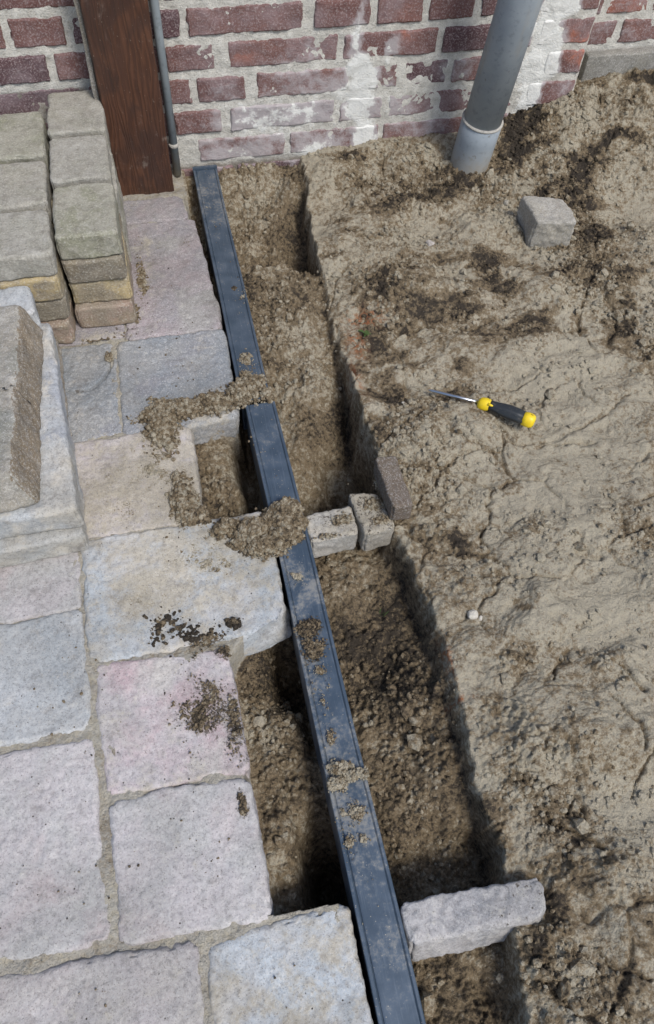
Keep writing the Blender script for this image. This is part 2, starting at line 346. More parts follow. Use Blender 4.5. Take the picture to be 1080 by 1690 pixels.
Z = np.where(Y < -.3, np.minimum(Z, 0.02), Z); Z = np.where((Y > 1.9), np.clip(Z, -.05, .1), Z)
intr = (1-dr)*(X > LE-.003)
dmn = blob(X+.055*fbm(X, Y, 11, 4, 91), Y+.035*fbm(X, Y*1.4, 13, 4, 95), DAMP); damp = .10+.30*ckf+.26*loose-.16*smo+.34*fbm(X, Y, 9, 4, 80)+0.92*ss(.0, .95, dmn+.95*fbm(X, Y*1.6, 17, 5, 81, .6)*ss(.02, .15, dmn))*np.clip(dmn+.45, 0, 1.0)+.7*loose*fbm(X, Y, 60, 3, 82)+.25*ss(.15, .0, f2-f1)*ss(0, .3, fbm(X, Y, 6, 2, 30))  # damp term also darkens the cracks
inside = .56+.55*fbm(X, Y, 11, 4, 83)+.22*fbm(X, Y, 70, 2, 84)+blob(X, Y, [(620, 1090, 90, 90, .3), (570, 790, 70, 40, .15), (430, 1110, 60, 40, .3), (430, 440, 120, 60, .1)], -.08)-blob(X, Y, [(430, 310, 60, 35, .4), (480, 540, 60, 90, .16), (690, 1300, 90, 90, .12), (460, 1430, 30, 30, .3)], -.05)  # patch behind the bridging bricks is their shade put into the colour
edge = np.exp(-((RE_-X)/.012)**2)*(Y > 0)  # shade along the trench's right wall, painted in through damp
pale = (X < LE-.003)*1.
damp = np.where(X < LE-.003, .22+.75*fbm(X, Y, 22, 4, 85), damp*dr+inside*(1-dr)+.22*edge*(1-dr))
damp = np.where((X < .07) & (Y > 1.53), .35, damp)
rust = blob(X, Y, [(605, 520, 30, 12, .9), (590, 560, 14, 22, .7), (740, 1085, 6, 30, .7), (760, 1155, 18, 6, .7), (590, 620, 8, 40, .4)])
nx, ny = X.shape
idx = np.arange(nx*ny).reshape(nx, ny)
F = np.stack([idx[:-1, :-1], idx[1:, :-1], idx[1:, 1:], idx[:-1, 1:]], -1).reshape(-1, 4)
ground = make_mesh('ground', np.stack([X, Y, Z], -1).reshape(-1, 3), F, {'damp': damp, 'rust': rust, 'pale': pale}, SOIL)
tag(ground, kind='structure')
def ground_z(x, y):
    i = np.clip(np.searchsorted(gx, x)-1, 0, nx-2); j = np.clip(np.searchsorted(gy, y)-1, 0, ny-2)
    return Z[i, j]
def ground_a(A, x, y):
    i = np.clip(np.searchsorted(gx, x)-1, 0, nx-2); j = np.clip(np.searchsorted(gy, y)-1, 0, ny-2)
    return A[i, j]

# ---------------------------------------------------------------- crumbs
def ico():
    t = (1+5**.5)/2
    v = np.array([(-1, t, 0), (1, t, 0), (-1, -t, 0), (1, -t, 0), (0, -1, t), (0, 1, t), (0, -1, -t), (0, 1, -t), (t, 0, -1), (t, 0, 1), (-t, 0, -1), (-t, 0, 1)], float)/math.hypot(1, t)
    f = np.array([(0, 11, 5), (0, 5, 1), (0, 1, 7), (0, 7, 10), (0, 10, 11), (1, 5, 9), (5, 11, 4), (11, 10, 2), (10, 7, 6), (7, 1, 8), (3, 9, 4), (3, 4, 2), (3, 2, 6), (3, 6, 8), (3, 8, 9), (4, 9, 5), (2, 4, 11), (6, 2, 10), (8, 6, 7), (9, 8, 1)])
    return v, f
IV, IF = ico()
def crumbs(P, S, dampv, seed=1):
    r = np.random.default_rng(seed); n = len(P)
    A = r.normal(size=(n, 4)); A /= np.linalg.norm(A, axis=1)[:, None]
    w_, x_, y_, z_ = A.T
    M = np.stack([1-2*(y_*y_+z_*z_), 2*(x_*y_-z_*w_), 2*(x_*z_+y_*w_), 2*(x_*y_+z_*w_), 1-2*(x_*x_+z_*z_), 2*(y_*z_-x_*w_), 2*(x_*z_-y_*w_), 2*(y_*z_+x_*w_), 1-2*(x_*x_+y_*y_)], -1).reshape(n, 3, 3)
    V = IV[None]*(1+r.uniform(-.28, .28, (n, 12, 1)))*r.uniform(.7, 1.25, (n, 1, 3))
    V = np.einsum('nij,nkj->nki', M, V)*S[:, None, None]; V[:, :, 2] *= .85; V += P[:, None, :]
    F = (IF[None]+12*np.arange(n)[:, None, None]).reshape(-1, 3)
    return V.reshape(-1, 3), F, np.repeat(dampv, 12)
def sizes(n, lo=.0009, hi=.006, p=3.0, r=rng): return lo+(hi-lo)*r.random(n)**p

n = 170000
r0 = np.random.default_rng(3)
cx = r0.uniform(-.02, 1.25, n); cy = -.13+1.75*r0.random(n)
lz = ground_a(loose, cx, cy)*ground_a(1-.9*smo, cx, cy); it = ground_a(intr, cx, cy)
pr = np.where(it > .5, .45, .08+.8*lz)*ground_a((X > LE+.004)*1.0, cx, cy)*ss(-.6, .5, fbm(cx, cy, 9, 3, 90)*2)
k = r0.random(n) < pr; cx, cy = cx[k], cy[k]; sz = sizes(len(cx), .0008, .0058, 4.5, r0); big_ = r0.random(len(cx)) < .006; sz = np.where(big_, r0.uniform(.006, .0125, len(cx)), sz)
dm = ground_a(damp, cx, cy)+r0.uniform(-.4, .22, len(cx))
V, F, da = crumbs(np.stack([cx, cy, ground_z(cx, cy)+sz*.25], -1), sz, dm, 5)
o = make_mesh('soil_crumbs', V, F, {'damp': da}, SOIL, smooth=False)
tag(o, 'loose crumbs of sandy soil scattered over the ground and trench', 'soil', kind='stuff')

# ---------------------------------------------------------------- worn blocks
def block(size, r=.008, cell=.004, noise=.0012, seed=0, wob=.0018, pr=0.):
    """rounded worn block centred on the origin, returns V, F"""
    a = np.array(size)/2.; V = []; F = []; base = 0
    def lin(L):
        m = max(2, int((2*L-2*r)/cell)); inner = np.linspace(-L+r, L-r, m)
        e = np.array([1, .82, .6, .35, .15])*r
        return np.concatenate([-L+r-e, inner, L-r+e[::-1]])
    ax = [lin(L) for L in a]
    for d in range(3):
        i, j = [(1, 2), (2, 0), (0, 1)][d]
        for sgn in (-1, 1):
            U, W = np.meshgrid(ax[i], ax[j], indexing='ij'); p = np.zeros(U.shape+(3,))
            p[..., i] = U; p[..., j] = W; p[..., d] = sgn*a[d]
            n_, m_ = U.shape; idd = base+np.arange(n_*m_).reshape(n_, m_)
            f = np.stack([idd[:-1, :-1], idd[1:, :-1], idd[1:, 1:], idd[:-1, 1:]], -1).reshape(-1, 4)
            if sgn < 0: f = f[:, ::-1]
            V.append(p.reshape(-1, 3)); F.append(f); base += n_*m_
    V = np.concatenate(V); F = np.concatenate(F)
    core = np.clip(V, -(a-r), a-r); dlt = V-core; L = np.linalg.norm(dlt, axis=1)[:, None]
    nrm = dlt/np.maximum(L, 1e-9)
    V = core+nrm*r
    s = seed*3.1
    if pr > 0:
        dx = np.abs(V[:, 0])-(a[0]-pr); dy = np.abs(V[:, 1])-(a[1]-pr); k = (dx > 0) & (dy > 0)
        f = np.where(k, np.maximum(dx, dy)/np.maximum(np.hypot(dx, dy), 1e-9), 1)
        V[:, 0] = np.where(k, np.sign(V[:, 0])*(a[0]-pr+dx*f), V[:, 0]); V[:, 1] = np.where(k, np.sign(V[:, 1])*(a[1]-pr+dy*f), V[:, 1])
    nv = V+s
    V = V+nrm*(fb3(nv, 130, 3, 1)*noise*2.2)[:, None]
    V = V+wob*2*np.stack([fb3(nv, 22, 2, 3), fb3(nv, 22, 2, 4), fb3(nv, 22, 2, 5)], -1)*np.array([1, 1, .35])
    ed = ss(.25, .5, fb3(nv, 55, 2, 8))*(L[:, 0] > .5*r)         # chipped edges
    cnt = (np.abs(dlt) > .3*r).sum(1) >= 2
    V = V-nrm*(ed*cnt*.003)[:, None]
    return V, F
def weld(V, F):
    key = np.round(V*2e5).astype(np.int64); _, first, inv = np.unique(key, axis=0, return_index=True, return_inverse=True)
    return V[first], inv.reshape(-1)[F]
def warp_quad(V, size, quad, dz=None):
    """bend the block's plan (local xy) onto four plan corners (left-near, right-near, right-far, left-far)"""
    u = V[:, 0]/size[0]+.5; v = V[:, 1]/size[1]+.5; q = np.array(quad, float)
    p = (q[0]*((1-u)*(1-v))[:, None]+q[1]*(u*(1-v))[:, None]+q[2]*(u*v)[:, None]+q[3]*((1-u)*v)[:, None])
    z = V[:, 2].copy()
    if dz is not None: z = z+(dz[0]*(1-u)*(1-v)+dz[1]*u*(1-v)+dz[2]*u*v+dz[3]*(1-u)*v)
    return np.stack([p[:, 0], p[:, 1], z], -1)
def quad_block(name, quad, ztop, h, mat, label, cat, group=None, r=.008, cell=.004, noise=.0012, seed=0, dz=None, post=None, wob=.0018, dustmul=1., parent=None, pr=.006):
    q = np.array(quad, float)
    sx = (np.linalg.norm(q[1]-q[0])+np.linalg.norm(q[2]-q[3]))/2; sy = (np.linalg.norm(q[3]-q[0])+np.linalg.norm(q[2]-q[1]))/2
    V, F = weld(*block((sx, sy, h), r, cell, noise, seed, wob, pr))
    V = warp_quad(V, (sx, sy), q, dz); V[:, 2] += ztop-h/2
    if post: V = post(V)
    dz_ = dustmul*blob(V[:, 0], V[:, 1], DUST, ztop); dk = dustmul*blob(V[:, 0], V[:, 1], DARKS, ztop)
    ctr = np.array([V[:, 0].mean(), V[:, 1].mean(), ztop-h])
    o = make_mesh(name, V-ctr, F, {'dust': dz_, 'dark': dk}, mat); o.location = ctr
    return tag(o, label, cat, group)
def pq(*c, z=0.0):
    """photo corners near-left, near-right, far-right, far-left -> plan"""
    return [tuple(float(t) for t in G(u, v, z)) for u, v in c]

M_BLUE = stone_material('stone_blue_grey', (.38, .405, .43), (.41, .42, .43), (.35, .38, .41), dust=.2, gain=1.12)
M_BLUE_DIM = stone_material('stone_blue_dim_dirty', (.20, .225, .255), (.25, .26, .27), (.21, .22, .25), dust=.14, grime=.5, gain=1.15)  # darker body colour holds the dimmer light near the wall, plus dirt
M_LILAC_DIM = stone_material('stone_lilac_dim_dirty', (.285, .25, .265), (.25, .24, .26), (.27, .265, .26), dust=.14, grime=.5, gain=1.15)  # lilac likewise: weaker wall-side light painted in, with some dirt
M_BLUE2 = stone_material('stone_blue_sandy', (.37, .41, .45), (.42, .425, .435), (.44, .42, .38), dust=.42, gain=1.12)
M_LILAC = stone_material('stone_lilac', (.40, .35, .37), (.36, .34, .38), (.37, .365, .36), dust=.2)
M_LILAC2 = stone_material('stone_lilac_grey', (.42, .40, .415), (.40, .40, .405), (.43, .39, .40), dust=.1, sc=1.3, gain=1.12)
M_PINK = stone_material('stone_pink', (.45, .355, .38), (.41, .39, .405), (.43, .41, .395), dust=.22, gain=1.12)
M_PINK2 = stone_material('stone_pink_mauve', (.42, .36, .375), (.40, .385, .395), (.42, .405, .40), dust=.2, sc=.9, gain=1.12)
M_SAND = stone_material('stone_sandy', (.42, .39, .37), (.40, .38, .40), (.40, .37, .39), dust=.5, gain=1.12)
M_PALE = stone_material('stone_pale', (.42, .43, .42), (.38, .40, .42), (.46, .43, .38), dust=.3, white=.3)

GP = 'large worn paving stones of the pavement'
def broken_corner(V):
    # the near right corner of this slab is snapped off: cut along a slanting line, leaving a rough thick face
    for (p0, p1) in (((.095, .512), (.062, .466)), ((.066, .480), (-.004, .455))):
        a = np.array(p0); b = np.array(p1); d = (b-a)/np.linalg.norm(b-a); nrm = np.array([-d[1], d[0]])   # points outward (right/near)
        if nrm[1] > 0: nrm = -nrm
        s = (V[:, :2]-a)@nrm+.004*fb3(V, 60, 3, 4)
        k = s > 0
        V[k, :2] -= nrm*(s[k]*(.985))[:, None]
        V[:, :2] += nrm*((s > -.004)*ss(0, -.055, V[:, 2])*.010)[:, None]
    return V
def cracked(V):
    cu = [(186, 572), (184, 600), (172, 622), (150, 640), (120, 647), (100, 640)]
    px, py = G([a[0] for a in cu], [a[1] for a in cu]); d = np.full(len(V), 9.)
    for i in range(len(px)-1):
        a = np.array((px[i], py[i])); b = np.array((px[i+1], py[i+1])); t = np.clip(((V[:, :2]-a)@(b-a))/((b-a)@(b-a)), 0, 1)
        d = np.minimum(d, np.linalg.norm(V[:, :2]-(a+t[:, None]*(b-a)), axis=1))
    V[:, 2] -= np.where(V[:, 2] > -.03, .012*np.exp(-(d/.0022)**2), 0); return V
Q = lambda x0, x1, y0, y1: [(x0, y0), (x1, y0), (x1, y1), (x0, y1)]
PAV = [
 (Q(-.110, .056, 1.447, 1.522), 0, M_LILAC_DIM, 'narrow lilac paving stone strip at the foot of the brown timber post', {}),
 ([(-.095, 1.108), (.087, 1.106), (.069, 1.440), (-.085, 1.440)], .0, M_LILAC_DIM, 'long mauve paving stone beside the top of the metal channel, right of the block stack', {}),
 ([(-.117, .880), (.079, .880), (.087, 1.100), (-.113, 1.100)], .0, M_BLUE_DIM, 'blue-grey paving stone above the small square hole, soil crumbs along its lower edge', {}),
 ([(-.300, .884), (-.124, .882), (-.120, 1.100), (-.300, 1.100)], -.002, M_BLUE_DIM, 'cracked blue-grey paving stone with a curved crack, between the slab pile and the channel', dict(post=cracked, cell=.0022)),
 ([(-.203, .682), (-.009, .682), (-.006, .874), (-.207, .874)], .0, M_SAND, 'sand-dusted mauve paving stone left of the small square hole', {}),
 ([(-.197, .470), (.091, .470), (.090, .674), (-.200, .674)], .001, M_BLUE2, 'wide blue paving stone with sand on top and a broken corner touching the channel', dict(post=broken_corner)),
 ([(-.184, .285), (-.003, .277), (-.003, .452), (-.190, .462)], -.001, M_PINK, 'pink paving stone with dark soil crumbs on its right side, left of the long hole', {}),
 ([(-.180, .108), (-.002, .100), (-.004, .264), (-.182, .272)], .0, M_LILAC2, 'square grey-lilac paving stone whose right edge borders the near end of the long hole', {}),
 ([(-.083, -.13), (.090, -.13), (.089, .090), (-.083, .082)], -.001, M_BLUE2, 'pale blue and sandy paving stone at the bottom, its right edge against the channel', {}),
 ([(-.410, .560), (-.205, .562), (-.203, .76), (-.410, .76)], -.001, M_LILAC2, 'grey-lilac paving stone mostly hidden under the slab pile', {}),
 ([(-.410, .371), (-.203, .378), (-.205, .553), (-.410, .553)], .0, M_BLUE, 'blue-lilac paving stone in the row just below the slab pile', {}),
 ([(-.410, .118), (-.192, .118), (-.200, .360), (-.410, .360)], -.001, M_LILAC2, 'large lilac-pink paving stone at the left edge with small dark pits', {}),
 ([(-.330, -.13), (-.095, -.13), (-.094, .086), (-.330, .104)], .0, M_PINK2, 'pink-mauve paving stone in the bottom left corner', {}),
]
for i, (qd, dz, mt, lb, kw) in enumerate(PAV):
    kw = dict(kw); kw.setdefault('cell', .0035)
    qa = np.array(qd); ce = qa.mean(0); qd = [tuple(p+np.array([-.0068 if p[0] < ce[0] else 0., .0046*np.sign(p[1]-ce[1])])) for p in qa]
    quad_block('paving_stone', qd, dz, .058, mt, lb, 'paving stone', GP, r=.008, seed=i+1, noise=.0013, wob=.0035, pr=.014, **kw)
OUTL = ['paving stone past the left edge, level with the slab pile', 'paving stone past the left edge, beside the blue-lilac stone', 'paving stone past the left edge, beside the large pitted stone', 'paving stone past the left edge, beside the mauve corner stone', 'paving stone below the bottom edge, under the mauve corner stone', 'paving stone below the bottom edge, beside the metal channel', 'paving stone hidden under the far end of the slab pile', 'long paving stone hidden under the right block column', 'long paving stone hidden under the left block column']
for i, (x0, x1, y0, y1) in enumerate([(-.62, -.416, .56, .76), (-.62, -.416, .365, .553), (-.62, -.416, .118, .36), (-.54, -.336, -.13, .10), (-.33, -.10, -.36, -.136), (-.095, .09, -.36, -.136), (-.51, -.31, .884, 1.10), (-.29, -.1, 1.11, 1.44), (-.50, -.30, 1.11, 1.44)]):
    quad_block('paving_stone', Q(x0, x1, y0, y1), 0, .058, (M_LILAC_DIM if i > 5 else [M_LILAC2, M_BLUE, M_PINK2][i % 3]), OUTL[i], 'paving stone', GP, r=.007, cell=.008, seed=30+i)

# ---------------------------------------------------------------- stacked blocks by the wall
def cobble_material(name, a, b, moss=.3, yellow=.0):
    s = NT(name)
    n0 = s.noise(16, 4, .6); n1 = s.noise(60, 5, .65); n2 = s.noise(300, 4, .7)
    c = s.mix(s.ramp(n0, .35, .65), a, b)
    c = s.mix(s.mul(s.ramp(s.noise(22, 4, .6, dist=.6), .46, .64), moss), c, (.16, .17, .085))
    c = s.mix(s.mul(s.ramp(s.noise(30, 4, .6), .5, .6), yellow), c, (.46, .36, .19))
    c = s.mix(s.ramp(n1, .4, .75, 0, .5), c, (.13, .115, .09))
    c = s.mix(s.ramp(n2, .5, .7, 0, .6), c, (.50, .48, .42))
    c = s.mix(s.ramp(n2, .46, .32, 0, .4), c, (.08, .07, .06))
    up = s.n('ShaderNodeSeparateXYZ'); s.l(s.geo.outputs['Normal'], up.inputs[0])
    h = s.mul(n1, s.mul(n2, .7), 'ADD')
    nb = s.bump(h, .7, .003)
    return s.fin(c, .92, nb, .2)
M_C = [cobble_material('block_grey', (.30, .285, .245), (.34, .32, .275), .15), cobble_material('block_green_grey', (.29, .28, .225), (.33, .315, .26), .4),
       cobble_material('block_pale', (.35, .335, .295), (.31, .295, .255), .12)]
M_CY = cobble_material('block_yellow', (.34, .28, .18), (.25, .21, .15), .1, .8)
M_CR = cobble_material('block_reddish', (.29, .21, .165), (.27, .22, .17), .1, .15)
M_CD = cobble_material('block_dark', (.19, .165, .13), (.24, .21, .16), .15, .15)
GS = 'grey-brown blocks stacked against the wall'
ry = [1.152, 1.306, 1.452, 1.602]; ly = [1.115, 1.246, 1.388, 1.540]
lab_top_r = ['pale-edged block at the near end of the right column, top layer', 'greenish block in the middle of the right column, top layer', 'mossy block at the wall end of the right column, top layer']
lab_top_l = ['grey block at the near end of the left column, top layer', 'greenish-grey block in the middle of the left column, top layer', 'pale grey block at the wall end of the left column, top layer']
lv = ['bottom', 'second lowest', 'second highest', 'top']
front_r = ['flat reddish block at the bottom of the right column\'s front', 'yellow-stained block just above the reddish one in the right column', 'dark brown block just under the top near block of the right column']
front_l = ['small orange-brown block at the bottom of the left column\'s front', 'brown and tan block second from the bottom of the left column\'s front', 'yellow-brown block just under the top near block of the left column']
mid = ['middle', 'wall end']
cr = [(.225, .215, .18)]
for lay in range(4):
    for row in range(3):
        off = [.010, -.002, .004, 0][lay] if row == 0 else 0
        zt = .05*(lay+1)+(.001+[-.002, .001, .003][row] if lay == 3 else 0)
        js = np.random.default_rng(lay*7+row).uniform(-.0022, .0022, 4)
        sh = (3-lay)*.0015
        m = M_C[(row+1) % 3] if lay == 3 else ([M_CR, M_CY, M_CD][lay] if row == 0 else M_C[lay % 3])
        lb = lab_top_r[row] if lay == 3 else (front_r[lay] if row == 0 else '%s block in the %s layer of the right column' % (['centre', 'wall-end'][row-1], lv[lay]))
        quad_block('stone_block', Q(-.181+js[0], -.075+js[1]+sh*.5, ry[row]+(.003 if row else -off), ry[row+1]-(.003 if lay < 3 or row == 2 else .008)), zt-.0008, .0484, m, lb, 'block', GS, r=.0055, cell=.005, seed=50+lay*3+row, noise=.001, wob=.003, pr=.009)
        if row == 0 or lay == 3:
            lb = lab_top_l[row] if lay == 3 else front_l[lay]
            m = M_C[(row+2) % 3] if lay == 3 else [M_CR, M_CD, M_CY][lay]
            y1 = ly[row+1] if lay == 3 else ly[3]
            quad_block('stone_block', Q(-.300+js[1], -.187+js[2], ly[row]+(.003 if row else -off*.6), y1-(.003 if lay < 3 or row == 2 else .008)), zt-.0008, .0484, m, lb, 'block', GS, r=.0065, cell=.005, seed=80+lay*3+row, noise=.001, wob=.003, pr=.010)

# ---------------------------------------------------------------- pile of slabs at the left edge
M_SLABT = stone_material('slab_tan_grey', (.33, .31, .27), (.27, .265, .24), (.22, .225, .20), dust=.15, white=.15)
M_SLABW = stone_material('slab_whitish', (.40, .43, .46), (.45, .44, .41), (.33, .36, .41), dust=.3, white=.3, grime=.6)
M_SLABB = stone_material('slab_brown', (.30, .25, .19), (.34, .31, .26), None, dust=.3, white=.2)
GL = 'slabs piled on the left edge of the pavement'
def lab(*c): return [tuple(float(t) for t in G(*a)) for a in c]
bl = [(-.43, .640), G(148, 905, .01), G(112, 700, .05), (-.43, .845)]
quad_block('concrete_slab', bl, .050, .049, M_SLABW, 'whitish slab at the near bottom of the pile, its rough edge lowest', 'slab', GL, seed=101, noise=.0014, wob=.002, r=.007, dustmul=0)
bl = [(-.43, .850), G(108, 695, .05), G(88, 545, .05), (-.43, 1.085)]
quad_block('concrete_slab', bl, .048, .047, M_SLABB, 'brownish slab at the far bottom of the pile, only its right edge showing', 'slab', GL, seed=102, noise=.002, wob=.003, r=.007, dustmul=0)
bl = [(-.43, .668), G(128, 842, .10), G(82, 530, .10), (-.43, 1.075)]
quad_block('concrete_slab', bl, .101, .050, M_SLABW, 'bluish-white slab in the middle of the pile, sticking out under the top slab', 'slab', GL, seed=103, noise=.0012, wob=.0015, r=.008, dustmul=0)
t0 = [(-.43, .660), G(72, 838, .10), G(73, 545, .10), (-.43, 1.055)]
def lean(V):
    t = ss(.10, .17, V[:, 2])
    V[:, 0] -= .020*t*ss(-.43, -.25, V[:, 0]); V[:, 1] += .012*t*(V[:, 1] < .85); return V
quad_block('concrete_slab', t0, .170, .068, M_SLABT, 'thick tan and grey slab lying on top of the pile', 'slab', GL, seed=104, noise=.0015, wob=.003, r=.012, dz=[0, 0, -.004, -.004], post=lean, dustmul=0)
bt = bpy.data.objects[-1] if False else [o for o in bpy.data.objects if o.get('label', '').startswith('thick tan')][0]
me = bt.data; co = np.empty(len(me.vertices)*3, np.float32); me.vertices.foreach_get('co', co); co = co.reshape(-1, 3); nn = np.empty(len(co)*3, np.float32); me.vertex_normals.foreach_get('vector', nn); nn = nn.reshape(-1, 3)
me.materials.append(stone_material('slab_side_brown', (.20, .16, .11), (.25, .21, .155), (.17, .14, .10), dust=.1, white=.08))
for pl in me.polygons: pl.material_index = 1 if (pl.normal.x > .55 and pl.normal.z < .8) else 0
bl = [(-.43, 1.062), G(60, 520, .14), G(48, 470, .14), (-.43, 1.104)]
quad_block('concrete_slab', bl, .145, .043, M_BLUE, 'bluish slab behind the thick top slab, in front of the left block column', 'slab', GL, seed=105, noise=.0015, wob=.002, r=.008, dustmul=0)

# ---------------------------------------------------------------- loose bricks and blocks in and beside the trench
M_BR1 = stone_material('brick_grey_white', (.42, .41, .38), (.37, .36, .34), (.46, .44, .40), dust=.25, white=.3)
M_BR2 = stone_material('brick_tan_grey', (.40, .37, .31), (.36, .34, .30), (.30, .28, .24), dust=.3, white=.2)
M_BR3 = stone_material('brick_dark_brown', (.15, .115, .09), (.175, .14, .11), (.12, .095, .075), dust=.1, white=.0)
M_BR4 = stone_material('stone_mottled', (.37, .37, .385), (.43, .42, .425), (.23, .24, .26), dust=.15, white=.3, grime=.4, sc=2)
M_BR5 = stone_material('stone_cube_grey', (.33, .32, .29), (.38, .36, .31), (.30, .30, .29), dust=.25, white=.12)
def dirty(o, d1, d2):     # soil lying on the top of a block
    me = o.data; n_ = len(me.vertices); co = np.empty(n_*3, np.float32); me.vertices.foreach_get('co', co); co = co.reshape(-1, 3)
    top = (co[:, 2] > co[:, 2].max()-.006)
    me.attributes['dust'].data.foreach_set('value', (top*d1).astype(np.float32)); me.attributes['dark'].data.foreach_set('value', (top*d2).astype(np.float32))
def shear(V):
    t = .006-V[:, 2]; V[:, 1] -= .33*t; V[:, 2] -= .10*(V[:, 1]-.03)*(V[:, 2] > -.02); return V
b1 = quad_block('brick', [(.150, .603), (.231, .606), (.231, .660), (.150, .655)], .001, .056, M_BR1, 'pale brick with a white front face, wedged between the channel and its neighbour', 'brick', 'bricks bridging the trench', r=.006, cell=.0035, seed=120, noise=.0012)
dirty(b1, .6, .30)
b2 = quad_block('brick', [(.236, .594), (.291, .603), (.276, .672), (.229, .684)], .006, .056, M_BR2, 'tan-grey brick covered in soil crumbs, half under the dark brown block', 'brick', 'bricks bridging the trench', r=.007, cell=.0035, seed=121, noise=.0015)
dirty(b2, .7, .36)
b3 = quad_block('brick', [(.282, .612), (.318, .613), (.318, .718), (.279, .716)], .048, .043, M_BR3, 'dark brown block resting on the trench edge and the soil-covered brick', 'brick', 'bricks bridging the trench', r=.005, cell=.004, seed=122, noise=.0006, wob=.001, dz=[.004, -.004, -.008, 0])
b4 = quad_block('brick', [(.1515, .033), G(900, 1518, .006), G(893, 1450, .006), (.1515, .082)], .006, .058, M_BR4, 'long mottled grey stone lying across the near end of the trench', 'brick', 'bricks bridging the trench', r=.007, cell=.003, seed=123, noise=.0018, wob=.0016, pr=.012, post=shear, dz=[0, .013, .013, 0])
dirty(b4, .2, .20)
zc = float(ground_z(np.array([.84]), np.array([1.26]))[0])
fl = G(872, 404, zc); fr_ = G(942, 408, zc)
fl = np.array(fl); fr_ = np.array(fr_); dv = fr_-fl; dp = np.array([-dv[1], dv[0]]); dp = dp/np.linalg.norm(dp)*.088
dp = dp+np.array([-.022, 0])
b5 = quad_block('stone_cube', [tuple(fl), tuple(fr_), tuple(fr_+dp*.92), tuple(fl+dp)], zc+.062, .074, M_BR5, 'small grey stone block lying alone on the soil below the drainpipe', 'block', None, r=.007, cell=.0035, seed=124, noise=.0016, wob=.004)

# ---------------------------------------------------------------- metal channel
def channel_material():
    s = NT('channel_blue_grey_coating')
    n1 = s.noise(25, 4, .6); n2 = s.noise(180, 4, .7); sx = s.n('ShaderNodeMapping'); sx.inputs['Scale'].default_value = (60, 3, 60); s.l(s.P, sx.inputs[0])
    n3 = s.noise(8, 4, .6, vec=sx.outputs[0])
    c = s.mix(s.ramp(n1, .35, .65), (.052, .076, .106), (.078, .106, .142))
    c = s.mix(s.ramp(n3, .5, .75, 0, .35), c, (.17, .20, .235))
    du = s.attr('dust'); d = s.mul(s.mul(du, s.mul(s.mul(n2, -.5, 'ADD'), 1.4), 'ADD'), s.mul(s.mul(n1, -.5, 'ADD'), 1.3), 'ADD')
    c = s.mix(s.ramp(d, .15, .75, 0, .8), c, (.27, .26, .235))
    dk = s.attr('dark'); e = s.mul(dk, s.mul(s.mul(s.noise(70, 4, .7), -.5, 'ADD'), 2.0), 'ADD')
    c = s.mix(s.ramp(e, .4, .65, 0, .85), c, (.035, .032, .03))
    sp = s.mul(s.ramp(s.voro(230), .15, .09), s.ramp(s.noise(90, 2), .52, .6))
    c = s.mix(sp, c, (.42, .38, .31))
    rg = s.ramp(d, .1, .7, .38, .75)
    return s.fin(c, rg, s.bump(n2, .25, .0006), .5, .25)
M_CH = channel_material()
CHD = [(470, 1080, 25, 40, .0, ), ]
chan = empty('metal_channel', (.12, .6, -.08), 'long blue-grey metal channel with soil on it, running from the wall through the trench', 'channel')
def extrude_y(name, prof, y0, y1, st, parent, mat, closed=True, wobx=.0012):
    ys = np.arange(y0, y1+st/2, st); pr_ = np.array(prof); k = len(pr_)
    V = np.zeros((len(ys), k, 3)); V[:, :, 0] = pr_[None, :, 0]+(wobx*np.sin(ys*4.1)+wobx*.6*np.sin(ys*11+1))[:, None]
    V[:, :, 1] = ys[:, None]; V[:, :, 2] = pr_[None, :, 1]+(.0008*np.sin(ys*7+2))[:, None]
    idd = np.arange(len(ys)*k).reshape(len(ys), k); nx_ = np.roll(idd, -1, 1) if closed else idd[:, 1:]
    cu_ = idd if closed else idd[:, :-1]
    F = np.stack([cu_[:-1], cu_[1:], nx_[1:], nx_[:-1]], -1).reshape(-1, 4)
    V = V.reshape(-1, 3); P0 = V.copy()
    loc = np.array(parent.location); caps = [idd[0][None, :], idd[-1][None, ::-1]]
    x_, y_ = P0[:, 0], P0[:, 1]
    du = blob(x_, y_, [(350, 330, 40, 60, .35), (490, 1100, 40, 200, .45), (570, 1300, 50, 120, .55), (590, 1400, 40, 100, .45), (500, 960, 40, 60, .5), (640, 1560, 50, 60, .35), (430, 700, 30, 80, .15)])
    dk = blob(x_, y_, [(515, 1050, 26, 34, .75), (530, 1130, 25, 22, .65), (550, 1190, 30, 16, .5), (500, 1010, 20, 18, .4), (580, 1400, 15, 30, .4)])
    return make_mesh(name, V-loc, [F]+caps, {'dust': du, 'dark': dk}, mat, parent, smooth=False)
xl, xr, zt = .0935, .1465, .004
